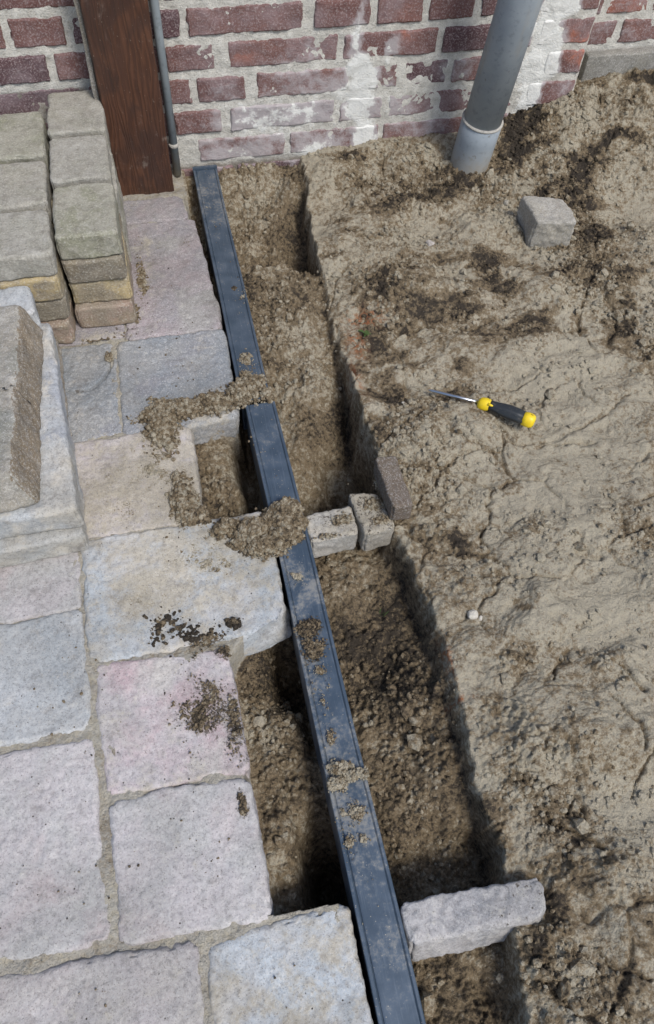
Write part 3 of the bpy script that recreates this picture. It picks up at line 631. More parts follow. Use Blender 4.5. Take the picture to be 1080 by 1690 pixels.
def channel(root, dx, dz, y0, y1, cap):
    a_, b_, c_ = xl+dx, xr+dx, zt+dz
    cover = [(a_, c_-.006), (a_, c_-.0006), (a_+.0008, c_), (a_+.0042, c_), (a_+.0050, c_-.0010), (a_+.0062, c_-.0024), (a_+.0072, c_-.0012), (a_+.009, c_-.0010),
             (b_-.008, c_-.0010), (b_-.0066, c_-.0012), (b_-.0058, c_-.0022), (b_-.0048, c_-.0009), (b_-.0040, c_), (b_-.0010, c_), (b_, c_-.0009), (b_, c_-.006)][::-1]
    extrude_y('cover', cover, y0, y1, .01, root, M_CH)
    extrude_y('side_panel', [(a_+.0010, c_-.0062), (a_+.0010, c_-.085), (a_+.0035, c_-.085), (a_+.0035, c_-.0062)], y0+.002, y1-.002, .01, root, M_CH)
    extrude_y('side_panel', [(b_-.0035, c_-.0062), (b_-.0035, c_-.085), (b_-.0010, c_-.085), (b_-.0010, c_-.0062)], y0+.002, y1-.002, .01, root, M_CH)
    extrude_y('base_panel', [(a_+.0036, c_-.085), (a_+.0036, c_-.0825), (b_-.0036, c_-.0825), (b_-.0036, c_-.085)][::-1], y0+.003, y1-.003, .01, root, M_CH)
    if cap: extrude_y('end_cap', [(a_-.001, c_-.03), (a_-.001, c_+.0035), (a_+.004, c_+.0045), (b_-.004, c_+.0045), (b_+.001, c_+.0035), (b_+.001, c_-.03)][::-1], y1-.0005, y1+.0055, .003, root, M_CH, wobx=.0012)
YJ = float(G(420, 664)[1])
chan['label'] = 'long lower length of blue-grey metal channel, running down the trench to the bottom edge'; chan['group'] = 'metal channel lengths laid end to end'
channel(chan, .0012, -.001, -.45, YJ-.004, False)
chan2 = empty('metal_channel', (.12, 1.2, -.08), 'upper length of blue-grey metal channel, its capped end at the brick wall', 'channel', 'metal channel lengths laid end to end')
channel(chan2, -.0045, .001, YJ+.003, 1.603, True)

# ---------------------------------------------------------------- heaps of loose soil on stones and channel
def heap(name, blobs, zb, hmax, label, seed, ncr, dampv=.42, box=None, keep=None, st=.0018, big=.0055):
    xs = []; ys = []
    for u, v, ru, rv, a in blobs:
        for du_, dv_ in ((-1, 0), (1, 0), (0, 1), (0, -1)):
            p = G(u+du_*ru*1.6, v+dv_*rv*1.6, zb); xs.append(p[0]); ys.append(p[1])
    x = np.arange(min(xs), max(xs), st); y = np.arange(min(ys), max(ys), st)
    A, B = np.meshgrid(x, y, indexing='ij')
    m = blob(A, B, blobs, zb)+.30*fbm(A, B, 45, 3, seed)+.12*fbm(A, B, 140, 2, seed+3)
    kf = keep(A, B) if keep else 1.0
    m = np.where(kf > .5, m, 0)
    a1_, _, ac_ = worley(A, B, 150, seed)
    H_ = np.where(m > .42, hmax*np.clip((m-.42)/.5, 0, 1)**.6+(1-a1_)*(.3+ac_)*.0042-.0022, -.01)
    H_ = np.where((H_ > -.004), H_, -.01)
    fz = (H_ > -.009); fa = fz[:-1, :-1] & fz[1:, :-1] & fz[1:, 1:] & fz[:-1, 1:]
    idd = np.arange(A.size).reshape(A.shape)
    F4 = np.stack([idd[:-1, :-1], idd[1:, :-1], idd[1:, 1:], idd[:-1, 1:]], -1)[fa]
    used, inv = np.unique(F4, return_inverse=True); F4 = inv.reshape(-1, 4)
    V0 = np.stack([A, B, zb+H_], -1).reshape(-1, 3)[used]
    d0 = dampv+.35*fbm(V0[:, 0], V0[:, 1], 50, 3, seed+9)
    r = np.random.default_rng(seed); cx = r.uniform(x[0], x[-1], ncr*9); cy = r.uniform(y[0], y[-1], ncr*9)
    i = np.clip(((cx-x[0])/st).astype(int), 0, len(x)-1); j = np.clip(((cy-y[0])/st).astype(int), 0, len(y)-1)
    k = r.random(len(cx)) < ss(.03, .66, m[i, j])**1.7; cx, cy, i, j = cx[k][:ncr], cy[k][:ncr], i[k][:ncr], j[k][:ncr]
    sz = sizes(len(cx), .0007, big, 3.6, r)*(.45+.55*ss(.1, .5, m[i, j])); cz = zb+np.maximum(H_[i, j], 0)+sz*.5
    V1, F1, d1 = crumbs(np.stack([cx, cy, cz], -1), sz, dampv+r.uniform(-.3, .25, len(cx)), seed)
    V = np.concatenate([V0, V1]); o = make_mesh(name, V, [F4, F1+len(V0)], {'damp': np.concatenate([d0, d1])}, SOIL, smooth=False)
    return tag(o, label, 'soil', kind='stuff')
onstone = lambda a, b: ((a < left_edge(b)-.001) | ((a > xl) & (a < xr-.001)))*1.
solid = lambda a, b: ((a < left_edge(b)+.004) | ((a > .07) & (a < xr+.001)))*1.
heap('loose_soil', [(268, 705, 26, 40, 1), (300, 680, 40, 16, .95), (355, 668, 40, 16, 1), (410, 645, 34, 18, 1.1), (250, 690, 26, 14, .7), (395, 655, 30, 16, 1), (440, 655, 12, 12, .9)], .001, .014, 'crumbly brown soil along the upper edge of the square hole and over the channel', 11, 6000, .42, keep=solid)
heap('loose_soil', [(305, 825, 22, 38, 1), (325, 855, 22, 14, .9), (290, 790, 10, 18, .5)], .001, .010, 'crumbly soil on the left edge of the small square hole', 12, 2200, .42, keep=lambda a, b: (a < -.004)*1.)
heap('loose_soil', [(465, 865, 34, 26, 1.15), (470, 850, 26, 18, 1.2), (420, 880, 40, 22, 1), (375, 875, 26, 14, .9), (440, 905, 40, 16, .9), (465, 890, 34, 16, 1), (400, 900, 30, 10, .6)], .002, .020, 'big clump of damp sandy soil lying over the channel and the wide blue stone', 13, 9000, .5, keep=lambda a, b: ((b < .684) | ((a > xl-.004) & (a < xr)))*1.)
heap('loose_soil', [(410, 600, 18, 24, .62), (405, 620, 16, 16, .7), (435, 625, 12, 12, .6)], .0045, .004, 'thin scatter of crumbs on the channel above the clump', 14, 500, .35, keep=lambda a, b: ((a > xl) & (a < xr))*1., big=.003)
heap('loose_soil', [(510, 1040, 24, 16, .85), (515, 1070, 24, 20, .8)], .0045, .004, 'dark damp soil smeared on the channel beside the broken slab corner', 15, 900, .85, keep=lambda a, b: ((a > xl) & (a < xr))*1., big=.003)
heap('loose_soil', [(560, 1270, 26, 14, .95), (585, 1280, 24, 12, 1.05), (555, 1295, 20, 14, .9), (600, 1282, 12, 8, .9)], .0045, .009, 'light brown clump of soil stuck on the channel beside the long hole', 16, 900, .12, keep=lambda a, b: ((a > xl) & (a < xr+.004))*1., big=.003)
heap('loose_soil', [(590, 1340, 16, 18, .75), (575, 1395, 16, 16, .6), (600, 1385, 10, 10, .6), (545, 1220, 10, 20, .5), (535, 1160, 10, 30, .45), (530, 1110, 14, 12, .5)], .0045, .003, 'small scattered lumps of soil on the lower half of the channel', 17, 600, .35, keep=lambda a, b: ((a > xl) & (a < xr))*1., big=.0026)
heap('loose_soil', [(345, 1175, 64, 76, .33), (385, 1200, 26, 84, .36), (345, 1060, 50, 20, .42), (375, 1075, 30, 14, .6), (395, 1165, 12, 60, .45), (400, 1330, 8, 26, .6), (330, 1200, 30, 30, .45)], .001, .004, 'dark soil crumbs scattered over the pink stone and its upper joint', 18, 4200, .66, keep=lambda a, b: (a < -.004)*1., big=.0034)
heap('loose_soil', [(300, 1045, 80, 24, .36), (265, 1030, 46, 28, .36), (385, 1030, 24, 12, .5), (340, 1050, 40, 16, .4)], .001, .002, 'black specks of soil on the wide blue stone', 19, 330, 1.05, keep=lambda a, b: (a < .08)*1., big=.0048)
heap('loose_soil', [(560, 860, 24, 10, .6), (615, 835, 22, 14, .9), (630, 860, 20, 10, .9), (545, 885, 30, 6, .6), (625, 800, 10, 14, .8)], .004, .005, 'soil crumbs on the two bricks across the trench', 20, 1200, .4, keep=lambda a, b: ((a > .150) & (a < .288) & (b > .60))*1., big=.0034)
heap('loose_soil', [(235, 460, 14, 60, .6), (225, 520, 12, 30, .6), (180, 590, 12, 16, .6), (170, 560, 60, 8, .45), (305, 395, 8, 20, .35)], .0005, .003, 'crumbs of dirt at the foot of the block stack', 21, 700, .5, keep=lambda a, b: (a < .06)*1., big=.0028)
heap('loose_soil', [(260, 780, 110, 50, .40), (330, 920, 110, 60, .42), (250, 985, 100, 40, .34), (430, 1000, 40, 50, .3), (200, 840, 60, 30, .34)], .0002, .001, 'fine sand sprinkled over the sand-dusted and the wide blue stone', 22, 5000, .12, keep=lambda a, b: (a < left_edge(b)-.002)*1., big=.0013)

heap('loose_soil', [(120, 1150, 140, 150, .27), (100, 1450, 160, 160, .27), (330, 1400, 120, 120, .27), (260, 1170, 110, 90, .27), (300, 900, 150, 100, .27), (280, 600, 90, 200, .27), (450, 1600, 120, 80, .27), (150, 1640, 140, 60, .27), (170, 900, 60, 60, .27)], .0004, .001, 'sparse dark grit lying all over the paving stones', 23, 1300, .7, keep=lambda a, b: (a < left_edge(b)-.002)*1., big=.0030)
heap('loose_soil', [(350, 340, 20, 60, .34), (400, 500, 20, 90, .26), (440, 740, 20, 70, .26), (490, 960, 24, 50, .36), (520, 1120, 26, 90, .40), (570, 1330, 26, 90, .40), (610, 1450, 26, 60, .32), (640, 1600, 26, 80, .26)], .0042, .001, 'fine grit sprinkled along the whole top of the metal channel', 24, 1500, .25, keep=lambda a, b: ((a > xl+.002) & (a < xr-.002))*1., big=.0020)
# ---------------------------------------------------------------- brick wall
def brick_material():
    s = NT('wall_brick')
    rnd = s.attr('rnd'); n0 = s.noise(12, 4, .6); n1 = s.noise(55, 5, .7); n2 = s.noise(300, 4, .7)
    c = s.mix(rnd, (.145, .076, .068), (.205, .112, .096))
    c = s.mix(s.ramp(rnd, .72, .9), c, (.30, .11, .07))
    c = s.mix(s.ramp(rnd, .22, .1), c, (.095, .055, .06))
    c = s.mix(s.ramp(n1, .35, .7, 0, .5), c, (.11, .055, .055))
    c = s.mix(s.ramp(n2, .47, .68, 0, .6), c, (.42, .36, .35))
    c = s.mix(s.ramp(n0, .4, .7, 0, .42), c, (.33, .27, .28))
    st = s.mul(s.attr('stain'), 1.5); e = s.mul(st, s.mul(s.mul(n0, -.5, 'ADD'), 1.0), 'ADD'); e = s.mul(e, s.mul(s.mul(n1, -.5, 'ADD'), 1.3), 'ADD')
    c = s.mix(s.ramp(e, .25, .85, 0, .75), c, (.46, .43, .43))
    c = s.mix(s.ramp(e, .95, 1.2, 0, .9), c, (.72, .72, .68))
    fade = s.attr('fade'); c = s.mix(s.mul(fade, s.ramp(n1, .35, .6)), c, (.42, .15, .09))
    return s.fin(c, .92, s.bump(s.mul(n1, s.mul(n2, .5), 'ADD'), .8, .004), .15)
def mortar_material():
    s = NT('wall_mortar'); n1 = s.noise(60, 5, .7); n2 = s.noise(350, 4, .7)
    c = s.mix(s.ramp(n1, .3, .7), (.50, .48, .43), (.66, .64, .58)); c = s.mix(s.ramp(n2, .5, .35, 0, .6), c, (.26, .24, .20))
    st = s.attr('stain'); c = s.mix(s.ramp(s.mul(st, s.mul(s.mul(n1, -.5, 'ADD'), 1.2), 'ADD'), .4, .9, 0, .9), c, (.74, .74, .70))
    dk = s.attr('grime'); c = s.mix(s.ramp(s.mul(dk, s.mul(s.mul(n1, -.5, 'ADD'), 1.2), 'ADD'), .3, .8, 0, .8), c, (.16, .13, .10))
    return s.fin(c, .95, s.bump(s.mul(n1, s.mul(n2, .6), 'ADD'), .9, .005), .15)
M_BRK = brick_material(); M_MOR = mortar_material()
YW = 1.62
STAIN = [(600, 60, 14, 60, .9), (598, 130, 20, 60, 1.5), (600, 230, 22, 40, 1.5), (590, 175, 34, 50, 1.1), (900, 60, 24, 60, 2.2), (885, 110, 26, 40, 2.4), (875, 165, 18, 40, 2.0), (925, 10, 26, 30, 2.2), (640, 170, 60, 60, .5), (480, 190, 150, 60, .55), (430, 200, 90, 40, .75), (520, 245, 60, 25, .9),
         (400, 250, 100, 20, .6), (560, 150, 60, 60, .5), (480, 110, 60, 30, .45), (650, 80, 10, 30, .8), (700, 220, 60, 30, .4), (860, 200, 30, 20, .9), (820, 130, 30, 80, .3), (330, 235, 40, 20, .5), (500, 180, 40, 20, .8), (755, 120, 30, 40, .45), (940, 130, 20, 60, .3)]
def wblob(x, z, lst):
    r = np.zeros_like(x); x, z = x+.03*fbm(x, z, 26, 4, 131, .6), z+.03*fbm(x, z, 26, 4, 135, .6)
    for (u, v, ru, rv, a) in lst:
        c0 = WX(u, v, YW); e0 = WX(u+ru, v, YW); e1 = WX(u, v-rv, YW)
        rx = abs(e0[0]-c0[0])+1e-3; rz = abs(e1[1]-c0[1])+1e-3
        r = np.maximum(r, a*np.exp(-(((x-c0[0])/rx)**2+((z-c0[1])/rz)**2)))
    return r
def course_brick(x0, x1, z0, z1, yf, seed, depth=.03):
    V, F = weld(*block((x1-x0, depth, z1-z0), .0045, .006, .0012, seed, .0025))
    V = V+np.array([(x0+x1)/2, yf+depth/2+.0015*math.sin(seed*5.1), (z0+z1)/2]); return V, F
def wall_part(rows, yf, parent, xmin, xmax, zmin, zmax, redder=0, seed=0, name='bricks'):
    Vs = []; Fs = []; R_ = []; b = 0; k = seed
    for (z0, z1, xs) in rows:
        for x0, x1 in xs:
            k += 1; V, F = course_brick(x0+.0005, x1, z0, z1, yf, k)
            Vs.append(V); Fs.append(F+b); b += len(V); R_.append(np.full(len(V), np.clip((k*.6180339) % 1*.72+redder, 0, 1)))
    V = np.concatenate(Vs); lp = np.array(parent.location)
    st = wblob(V[:, 0], V[:, 2], STAIN) if yf == YW else V[:, 0]*0+.25
    fd = wblob(V[:, 0], V[:, 2], [(955, 70, 20, 14, 1), (960, 92, 10, 10, 1), (390, 95, 22, 12, .5), (672, 40, 12, 20, .6)]) if yf == YW else V[:, 0]*0
    make_mesh(name, V-lp, np.concatenate(Fs), {'rnd': np.concatenate(R_), 'stain': st, 'fade': fd}, M_BRK, parent)
    # mortar bed as a rough sheet with depth behind the brick faces
    x = np.arange(xmin, xmax+.003, .006); z = np.arange(zmin, zmax, .006); A, B = np.meshgrid(x, z, indexing='ij')
    yv = yf+.0034+.0035*fbm(A, B, 45, 3, seed+2)+.002*fbm(A, B, 140, 2, seed+3)
    yv = yv-.0035*np.clip(wblob(A, B, STAIN)*(yf == YW), 0, 1)
    P_ = np.stack([A, yv, B], -1).reshape(-1, 3)
    n1_, m1_ = A.shape; idd = np.arange(n1_*m1_).reshape(n1_, m1_)
    F0 = np.stack([idd[:-1, :-1], idd[1:, :-1], idd[1:, 1:], idd[:-1, 1:]], -1).reshape(-1, 4)
    # returns and back so that the bed is a closed slab
    bk = P_.copy(); bk[:, 1] = yf+.2; idb = idd+len(P_)
    F1 = np.stack([idb[:-1, :-1], idb[:-1, 1:], idb[1:, 1:], idb[1:, :-1]], -1).reshape(-1, 4)
    sd = []
    for e, f in ((idd[0, :], idb[0, :]), (idd[-1, :][::-1], idb[-1, :][::-1]), (idd[:, 0][::-1], idb[:, 0][::-1]), (idd[:, -1], idb[:, -1])):
        sd.append(np.stack([e[:-1], e[1:], f[1:], f[:-1]], -1))
    PP = np.concatenate([P_, bk])
    st = wblob(PP[:, 0], PP[:, 2], STAIN) if yf == YW else PP[:, 0]*0+.2
    gr = ss(.03, -.02, PP[:, 2])+.0*PP[:, 0]+((PP[:, 2] < .2) & (PP[:, 0] < -.1))*.6  # mortar darker at the foot and low behind the block stack
    make_mesh('mortar', PP-lp, np.concatenate([F0, F1]+sd), {'stain': st, 'grime': gr}, M_MOR, parent)
wall = empty('brick_wall', (.45, YW, 0), 'weathered red-brown brick wall with white salt streaks behind the post and drainpipe', 'wall')
# joints read off the photograph per course (photo u at a v on that course)
def jx(v, *us): return [float(WX(u, v, YW)[0]) for u in us]
def fillrow(z0, seed, breaks, x_end, x_start=-.9):
    """breaks: measured brick spans; the rest of the course is filled with stretchers and headers"""
    r = np.random.default_rng(seed); out = list(breaks); J = .013
    x = out[-1][1]+J; kk = 0
    while x < x_end-.03:
        L = .205 if r.random() < .55 else .098
        if x+L > x_end-.05: L = x_end-x
        out.append((x, x+L)); x += L+J
    x = out[0][0]-J
    while x > x_start:
        L = .205 if r.random() < .55 else .098
        out.insert(0, (x-L, x)); x -= L+J
    return (z0, z0+.051, out)
XE = .985
rows = [fillrow(-.12, 1, [(.05, .15)], XE), fillrow(-.055, 2, [(-.02, .18)], XE)]
def sp(v, *pairs): return [(float(WX(a, v, YW)[0]), float(WX(b, v, YW)[0])) for a, b in pairs]
rows.append(fillrow(.012, 3, [(-.03, .062)]+sp(245, (328, 470)), XE))
rows.append(fillrow(.078, 4, sp(200, (288, 366), (381, 551)), XE))
rows.append(fillrow(.145, 5, sp(155, (327, 406))+sp(135, (423, 575)), XE))
rows.append(fillrow(.211, 6, sp(98, (276, 354), (377, 556)), XE))
rows.append(fillrow(.277, 7, sp(45, (309, 500), (519, 610)), XE))
for i in range(9): rows.append(fillrow(.343+.066*i, 8+i, [(-.05-.05*(i % 2), .155-.05*(i % 2))], XE))
wall_part(rows, YW, wall, -1.0, XE+.004, -.16, .94, 0.0, 0)
# the wall steps back at the right
wall2 = empty('brick_wall', (1.3, 1.70, 0), 'darker set-back brick wall in the top right corner above the mounded soil', 'wall')
rows2 = [fillrow(.158+.066*i, 40+i, [(1.0+.06*(i % 2), 1.10+.06*(i % 2))], 2.4, 1.0) for i in range(12)]
wall_part(rows2, 1.705, wall2, 1.0, 2.42, -.1, .94, .25, 300)
def slab_plain(name, x0, x1, y0, y1, z0, z1, mat, parent, r=.004, cell=.012, noise=.001, seed=9):
    V, F = weld(*block((x1-x0, y1-y0, z1-z0), r, cell, noise, seed, .002)); c_ = np.array([(x0+x1)/2, (y0+y1)/2, (z0+z1)/2])
    return make_mesh(name, V+c_-np.array(parent.location), F, {'stain': V[:, 0]*0, 'grime': V[:, 0]*0+.45, 'dust': V[:, 0]*0, 'dark': V[:, 0]*0}, mat, parent)
slab_plain('plinth', 1.03, 2.4, 1.675, 1.7, -.05, .150, stone_material('plinth_render', (.2, .2, .185), (.24, .235, .21), None, dust=.1), wall2, cell=.02)

# ---------------------------------------------------------------- timber post
def wood_material():
    s = NT('stained_timber')
    mp = s.n('ShaderNodeMapping'); mp.inputs['Scale'].default_value = (1, 1, .16); s.l(s.P, mp.inputs[0])
    n0 = s.noise(9, 3, .5, vec=mp.outputs[0]); n1 = s.noise(60, 5, .7, vec=mp.outputs[0], dist=1.2)
    wv = s.n('ShaderNodeTexWave'); wv.wave_type = 'BANDS'; wv.bands_direction = 'X'; wv.inputs['Scale'].default_value = 32; wv.inputs['Distortion'].default_value = 22; wv.inputs['Detail'].default_value = 3; wv.inputs['Detail Scale'].default_value = 1.2
    mp2 = s.n('ShaderNodeMapping'); mp2.inputs['Scale'].default_value = (1, 1, .12); s.l(s.P, mp2.inputs[0]); s.l(mp2.outputs[0], wv.inputs[0])
    c = s.mix(s.mul(s.mul(wv.outputs['Fac'], .45, 'ADD'), s.mul(n1, 1.1)), (.038, .018, .012), (.125, .055, .030))
    nL = s.noise(7, 4, .65, dist=.5); c = s.mix(s.ramp(nL, .48, .60, 0, .75), c, (.038, .022, .018)); c = s.mix(s.ramp(s.noise(9, 5, .7, dist=.7), .58, .68, 0, .5), c, (.20, .15, .125))
    c = s.mix(s.ramp(n1, .35, .65, 0, .6), c, (.055, .022, .012)); c = s.mix(s.ramp(n0, .5, .65, 0, .5), c, (.045, .022, .016))
    c = s.mix(s.ramp(s.noise(22, 5, .7), .60, .72, 0, .45), c, (.24, .20, .17))
    nk = s.noise(240, 3, .6); c = s.mix(s.ramp(nk, .66, .74, 0, .6), c, (.36, .30, .24))
    return s.fin(c, s.ramp(n1, .3, .7, .32, .55), s.bump(s.mul(wv.outputs['Fac'], n1, 'ADD'), .45, .002), .45)
post = empty('timber_post', (-.02, 1.58, 0), 'dark brown stained timber post standing against the brick wall beside the thin conduit', 'post')
def bx(name, x0, x1, y0, y1, z0, z1, mat, parent, r=.003, seed=1, cell=.02, wob=.0015, noise=.0006, attrs=True):
    V, F = weld(*block((x1-x0, y1-y0, z1-z0), r, cell, noise, seed, wob)); c_ = np.array([(x0+x1)/2, (y0+y1)/2, (z0+z1)/2])
    z = V[:, 0]*0
    return make_mesh(name, V+c_-np.array(parent.location), F, {'dust': z, 'dark': z, 'stain': z, 'grime': z}, mat, parent)
M_WOOD = wood_material()
M_JM = stone_material('edge_filler', (.20, .19, .17), (.26, .24, .20), None, dust=.1)
bx('post_body', -.078, .040, 1.545, 1.619, -.03, 1.1, M_WOOD, post, r=.004)
bx('edge_strip', -.089, -.0785, 1.560, 1.6185, -.02, 1.1, M_JM, post, r=.002, seed=4)

# ---------------------------------------------------------------- tubes
def tube(pts, rads, seg=28, cap=True):
    P_ = np.array(pts, float); n_ = len(P_); V = []
    for i in range(n_):
        t = P_[min(i+1, n_-1)]-P_[max(i-1, 0)]; t /= np.linalg.norm(t)
        a = np.cross(t, (0, 1, 0.01)); a /= np.linalg.norm(a); b = np.cross(t, a)
        th = np.linspace(0, 2*math.pi, seg, endpoint=False)
        V.append(P_[i]+rads[i]*(np.cos(th)[:, None]*a+np.sin(th)[:, None]*b))
    V = np.concatenate(V); idd = np.arange(n_*seg).reshape(n_, seg); nx_ = np.roll(idd, -1, 1)
    F = [np.stack([idd[:-1], nx_[:-1], nx_[1:], idd[1:]], -1).reshape(-1, 4)]
    if cap: F += [idd[0][None, ::-1], idd[-1][None, :]]
    return V, F
def tube_part(name, pts, rads, mat, parent, seg=28, smooth=True):
    V, F = tube(pts, rads, seg); o = make_mesh(name, V-np.array(parent.location), F, None, mat, parent, smooth)
    return o
def pvc_material(name, a, b):
    s = NT(name); n0 = s.noise(10, 4, .6); n1 = s.noise(70, 5, .7)
    c = s.mix(s.ramp(n0, .35, .65), a, b); c = s.mix(s.ramp(n1, .5, .72, 0, .5), c, tuple(x*.55 for x in a))
    mp = s.n('ShaderNodeMapping'); mp.inputs['Scale'].default_value = (1, 1, .2); s.l(s.P, mp.inputs[0])
    c = s.mix(s.ramp(s.noise(30, 4, .6, vec=mp.outputs[0]), .52, .7, 0, .35), c, (.33, .29, .22))
    sp_ = s.n('ShaderNodeSeparateXYZ'); s.l(s.P, sp_.inputs[0])
    dz = s.mul(sp_.outputs[2], s.mul(n1, .06), 'SUBTRACT')
    c = s.mix(s.ramp(dz, .05, -.04, 0, .7), c, (.33, .28, .2))
    c = s.mix(s.ramp(s.noise(45, 3), .68, .72, 0, .5), c, (.12, .09, .06))
    return s.fin(c, .66, s.bump(n1, .2, .001), .3)
M_PVC = pvc_material('grey_pvc', (.26, .295, .325), (.31, .345, .37))
M_RIM = stone_material('pipe_sealant', (.5, .5, .47), (.42, .41, .38), None, dust=.1)
px0, py0 = G(786, 272, 0.03); px0 = float(px0); py0 = 1.525
pipe = empty('drainpipe', (px0, py0, 0), 'grey plastic downpipe running down the brick wall into the soil', 'pipe')
tube_part('pipe', [(px0+.05*z, py0-.10*z, z) for z in (.10, .4, .8, 1.1)], [.0415]*4, M_PVC, pipe, 40)
tube_part('socket', [(px0+.05*z, py0-.10*z, z) for z in (-.06, .0, .08, .1185, .1190, .119)], [.0435, .0440, .0446, .0450, .0440, .0418], M_PVC, pipe, 40)
tube_part('sealing_ring', [(px0+.05*z, py0-.10*z, z) for z in (.1165, .118, .1205, .1215)], [.0452, .0462, .0460, .0430], M_RIM, pipe, 40)
M_CON = pvc_material('grey_conduit', (.19, .22, .235), (.23, .26, .275))
cx0, cy0 = .0535, 1.600
con = empty('conduit', (cx0, cy0, 0), 'thin grey conduit tube fixed upright along the right side of the timber post', 'pipe')
tube_part('tube', [(cx0, cy0, z) for z in (0.0, .3, .7, 1.1)], [.0085]*4, M_CON, con, 20)
tube_part('clip', [(cx0, cy0, z) for z in (.066, .068, .073, .075)], [.0088, .0108, .0108, .0088], M_RIM, con, 20)

# ---------------------------------------------------------------- screwdriver
def flat(name, col, rough, metal=0, spec=.5, dirt=.4):
    s = NT(name); n1 = s.noise(160, 4, .7); n0 = s.noise(60, 3)
    c = s.mix(s.ramp(n1, .55, .72, 0, dirt), col, (.25, .20, .14)); c = s.mix(s.ramp(n0, .4, .7, 0, .25), c, tuple(x*.7 for x in col))
    return s.fin(c, rough, s.bump(n1, .15, .0005), spec, metal)
M_STEEL = flat('steel', (.62, .64, .66), .28, 1.0, .5, .25); M_BLK = flat('black_rubber', (.022, .026, .03), .5, 0, .4, .3); M_YEL = flat('yellow_plastic', (.78, .56, .015), .42, 0, .5, .35)
a0 = np.array(G(709, 636, .012)); a1_ = np.array(G(881, 701, .014)); Ls = float(np.linalg.norm(a1_-a0)); dr_ = (a1_-a0)/Ls
zt0 = float(ground_z(np.array([a0[0]]), np.array([a0[1]]))[0]); midp = (a0+a1_)/2
zs = [float(ground_z(np.array([a0[0]+dr_[0]*Ls*t]), np.array([a0[1]+dr_[1]*Ls*t]))[0]) for t in np.linspace(.5, 1, 12)]
zh = max(zs)+.009; zt_ = max(zt0+.003, .0)
sd = empty('screwdriver', (float(midp[0]), float(midp[1]), zh-.01), 'screwdriver with a black and yellow handle lying on the sandy soil', 'screwdriver')
ang = math.atan2(dr_[1], dr_[0]); tilt = math.atan2(zt_-zh, Ls*.75)
sd.rotation_euler = (0, 0, 0)
ux = np.array([dr_[0], dr_[1], 0]); uy = np.array([-dr_[1], dr_[0], 0]); uz = np.array([0, 0, 1.])
def axp(t, dz=0): # t metres from tip
    z = zt_+(zh-zt_)*min(1, t/(Ls*.6)); return np.array([a0[0]+dr_[0]*t, a0[1]+dr_[1]*t, z+dz])
def lathe(name, prof, mat, seg=32, shape=None, smooth=True):
    V = []
    for t, r_ in prof:
        c_ = axp(t); th = np.linspace(0, 2*math.pi, seg, endpoint=False)
        rr = r_*np.ones(seg)
        if shape: rr = rr*shape(t, th)
        V.append(c_+rr[:, None]*(np.cos(th)[:, None]*uy+np.sin(th)[:, None]*uz*.92))
    n_ = len(prof); V = np.concatenate(V); idd = np.arange(n_*seg).reshape(n_, seg); nx_ = np.roll(idd, -1, 1)
    return make_mesh(name, V-np.array(sd.location), [np.stack([idd[:-1], idd[1:], nx_[1:], nx_[:-1]], -1).reshape(-1, 4), idd[0][None, :], idd[-1][None, ::-1]], None, mat, sd, smooth)
hs = Ls*.475
tri = lambda t, th: 1+.06*np.cos(3*th+.6)
lathe('shaft', [(0, .0012), (.002, .0020), (.006, .0028), (.008, .0030), (hs*.5, .0030), (hs+.006, .0030)], M_STEEL, 20)
lathe('collar', [(hs-.001, .004), (hs, .0085), (hs+.004, .0118), (hs+.011, .0125), (hs+.018, .0112), (hs+.0205, .0098)], M_YEL, 36, tri)
for yo in (-1,):     # yellow tongue running back into the grip
    pass
lathe('grip', [(hs+.020, .0085), (hs+.0202, .0094), (hs+.026, .0092), (hs+.034, .0100), (hs+.046, .0122), (hs+.058, .0132), (hs+.070, .0130), (Ls-.020, .0122), (Ls-.0195, .010)], M_BLK, 36, lambda t, th: 1+.05*np.cos(6*th)*ss(hs+.022, hs+.035, t))
lathe('end_cap', [(Ls-.0215, .0105), (Ls-.021, .0126), (Ls-.014, .0137), (Ls-.007, .0134), (Ls-.002, .0112), (Ls, .0060)], M_YEL, 36, tri)
V, F = tube([tuple(axp(Ls-.009)+uz*.0112), tuple(axp(Ls-.009)+uz*.0126)], [.0028, .0028], 16)
make_mesh('hanging_hole_shade', V-np.array(sd.location), F, None, flat('hole_shade', (.12, .08, .01), .8), sd)  # solid disc, its dark colour stands for the shade inside the hole
V, F = tube([tuple(axp(hs+.018)+uz*.0075-uy*.006), tuple(axp(hs+.027)+uz*.0068-uy*.0066)], [.0032, .0012], 14)
make_mesh('grip_tongue', V-np.array(sd.location), F, None, M_YEL, sd)

# ---------------------------------------------------------------- pebbles, weeds, roots
M_PEB = stone_material('pebble_white', (.55, .52, .45), (.62, .6, .54), None, dust=.2, white=.3)
def pebble(u, v, s_, label, seed, mat=M_PEB, flatn=.6):
    x, y = G(u, v, .01); x = float(x); y = float(y); z = float(ground_z(np.array([x]), np.array([y]))[0])
    V, F = weld(*block((s_*2, s_*1.6, s_*2*flatn), s_*.55, .002, .0012, seed, .003)); zz = V[:, 0]*0
    o = make_mesh('pebble', V, F, {'dust': zz, 'dark': zz}, mat); o.location = (x, y, z+s_*flatn*.5); o.rotation_euler = (.15, .1, seed)
    return tag(o, label, 'pebble')
pebble(782, 1010, .0085, 'whitish pebble on the sand right of the trench', 201)
pebble(798, 1014, .0045, 'smallest cream pebble just beside the whitish one', 202)
pebble(712, 392, .0085, 'round tan pebble on the dark soil between the trench and the grey stone block', 203, M_SAND, .7)
pebble(665, 658, .0028, 'tiny white pebble left of the screwdriver tip', 204)
pebble(838, 322, .007, 'small grey-brown clod of stone left of the lone grey stone block', 205, M_BR5)
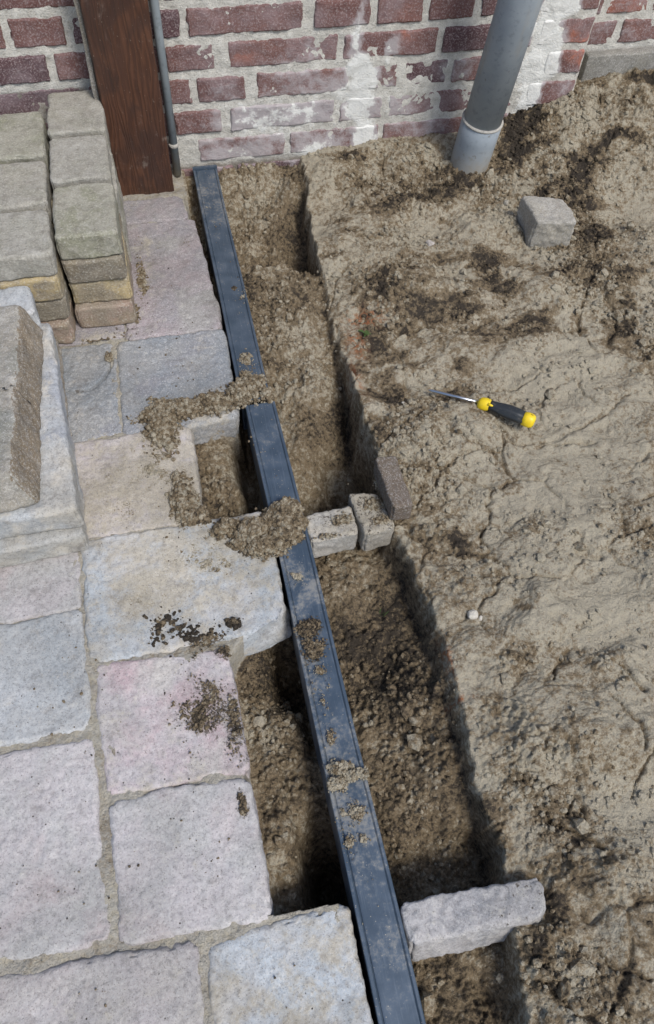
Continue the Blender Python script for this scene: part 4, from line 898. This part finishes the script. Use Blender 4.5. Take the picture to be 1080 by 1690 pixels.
s = NT('leaf_green'); n1 = s.noise(80, 3); M_LEAF = s.fin(s.mix(n1, (.035, .07, .02), (.09, .13, .04)), .6, None, .3)
s = NT('root_fibre'); M_ROOT = s.fin(s.mix(s.noise(120, 3), (.16, .12, .07), (.30, .24, .15)), .9)
def leaves(name, u, v, n_, L, label, seed, upright=False, mat=None, zoff=0):
    x, y = G(u, v, .0 if not upright else -.08); x = float(x); y = float(y); z = float(ground_z(np.array([x]), np.array([y]))[0])
    r = np.random.default_rng(seed); V = []; F = []; b = 0
    for i in range(n_):
        th = r.uniform(0, 6.28); el = r.uniform(.1, .7) if not upright else r.uniform(.9, 1.4); l = L*r.uniform(.6, 1.1); w_ = l*(.22 if not upright else .04)
        d_ = np.array([math.cos(th)*math.cos(el), math.sin(th)*math.cos(el), math.sin(el)]); sd_ = np.array([-math.sin(th), math.cos(th), 0]); o0 = r.uniform(-.004, .004, 3)*np.array([1, 1, 0])
        for t, ww in ((0, .25), (.3, 1), (.65, .9), (1, .05)):
            c_ = o0+d_*l*t-np.array([0, 0, l*.25*t*t]); V += [c_-sd_*w_*ww, c_+sd_*w_*ww]
        for j in range(3): F.append((b+2*j, b+2*j+1, b+2*j+3, b+2*j+2))
        b += 8
    o = make_mesh(name, np.array(V), np.array(F), None, mat or M_LEAF, smooth=True); o.location = (x, y, z+.002)
    return tag(o, label, 'weed')
leaves('weed', 605, 548, 16, .012, 'tiny dark green weed on the soil ledge beside the orange patch', 31)
leaves('grass_sprout', 628, 1015, 5, .022, 'thin green grass sprout growing in the trench below the two bricks', 32, True)
def root(pts, rad, label, seed, name='root'):
    P_ = np.array(pts); t = np.linspace(0, 1, 24); Q_ = np.stack([np.interp(t, np.linspace(0, 1, len(P_)), P_[:, i]) for i in range(3)], -1)
    r = np.random.default_rng(seed); Q_[1:-1] += r.normal(0, .0007, (22, 3))
    V, F = tube(Q_, rad*np.linspace(1, .3, 24), 7); o = make_mesh(name, V-Q_[0], F, None, M_ROOT); o.location = Q_[0]
    return tag(o, label, 'root')
def g3(u, v, z): a = G(u, v, z); return (float(a[0]), float(a[1]), z)
root([g3(384, 328, -.008), g3(395, 345, -.02), g3(400, 360, -.035)], .0012, 'pale dry root sticking out beside the top of the channel', 41)
root([g3(392, 330, -.012), g3(402, 345, -.025), g3(404, 352, -.03)], .0008, 'second thin pale root curling beside the channel top, the right one', 42)
root([g3(640, 470, -.0), g3(655, 490, .01), g3(668, 500, .004)], .0006, 'fine root on the clod of soil beside the orange patch', 43)
print('verts', sum(len(o.data.vertices) for o in bpy.data.objects if o.type == 'MESH'))
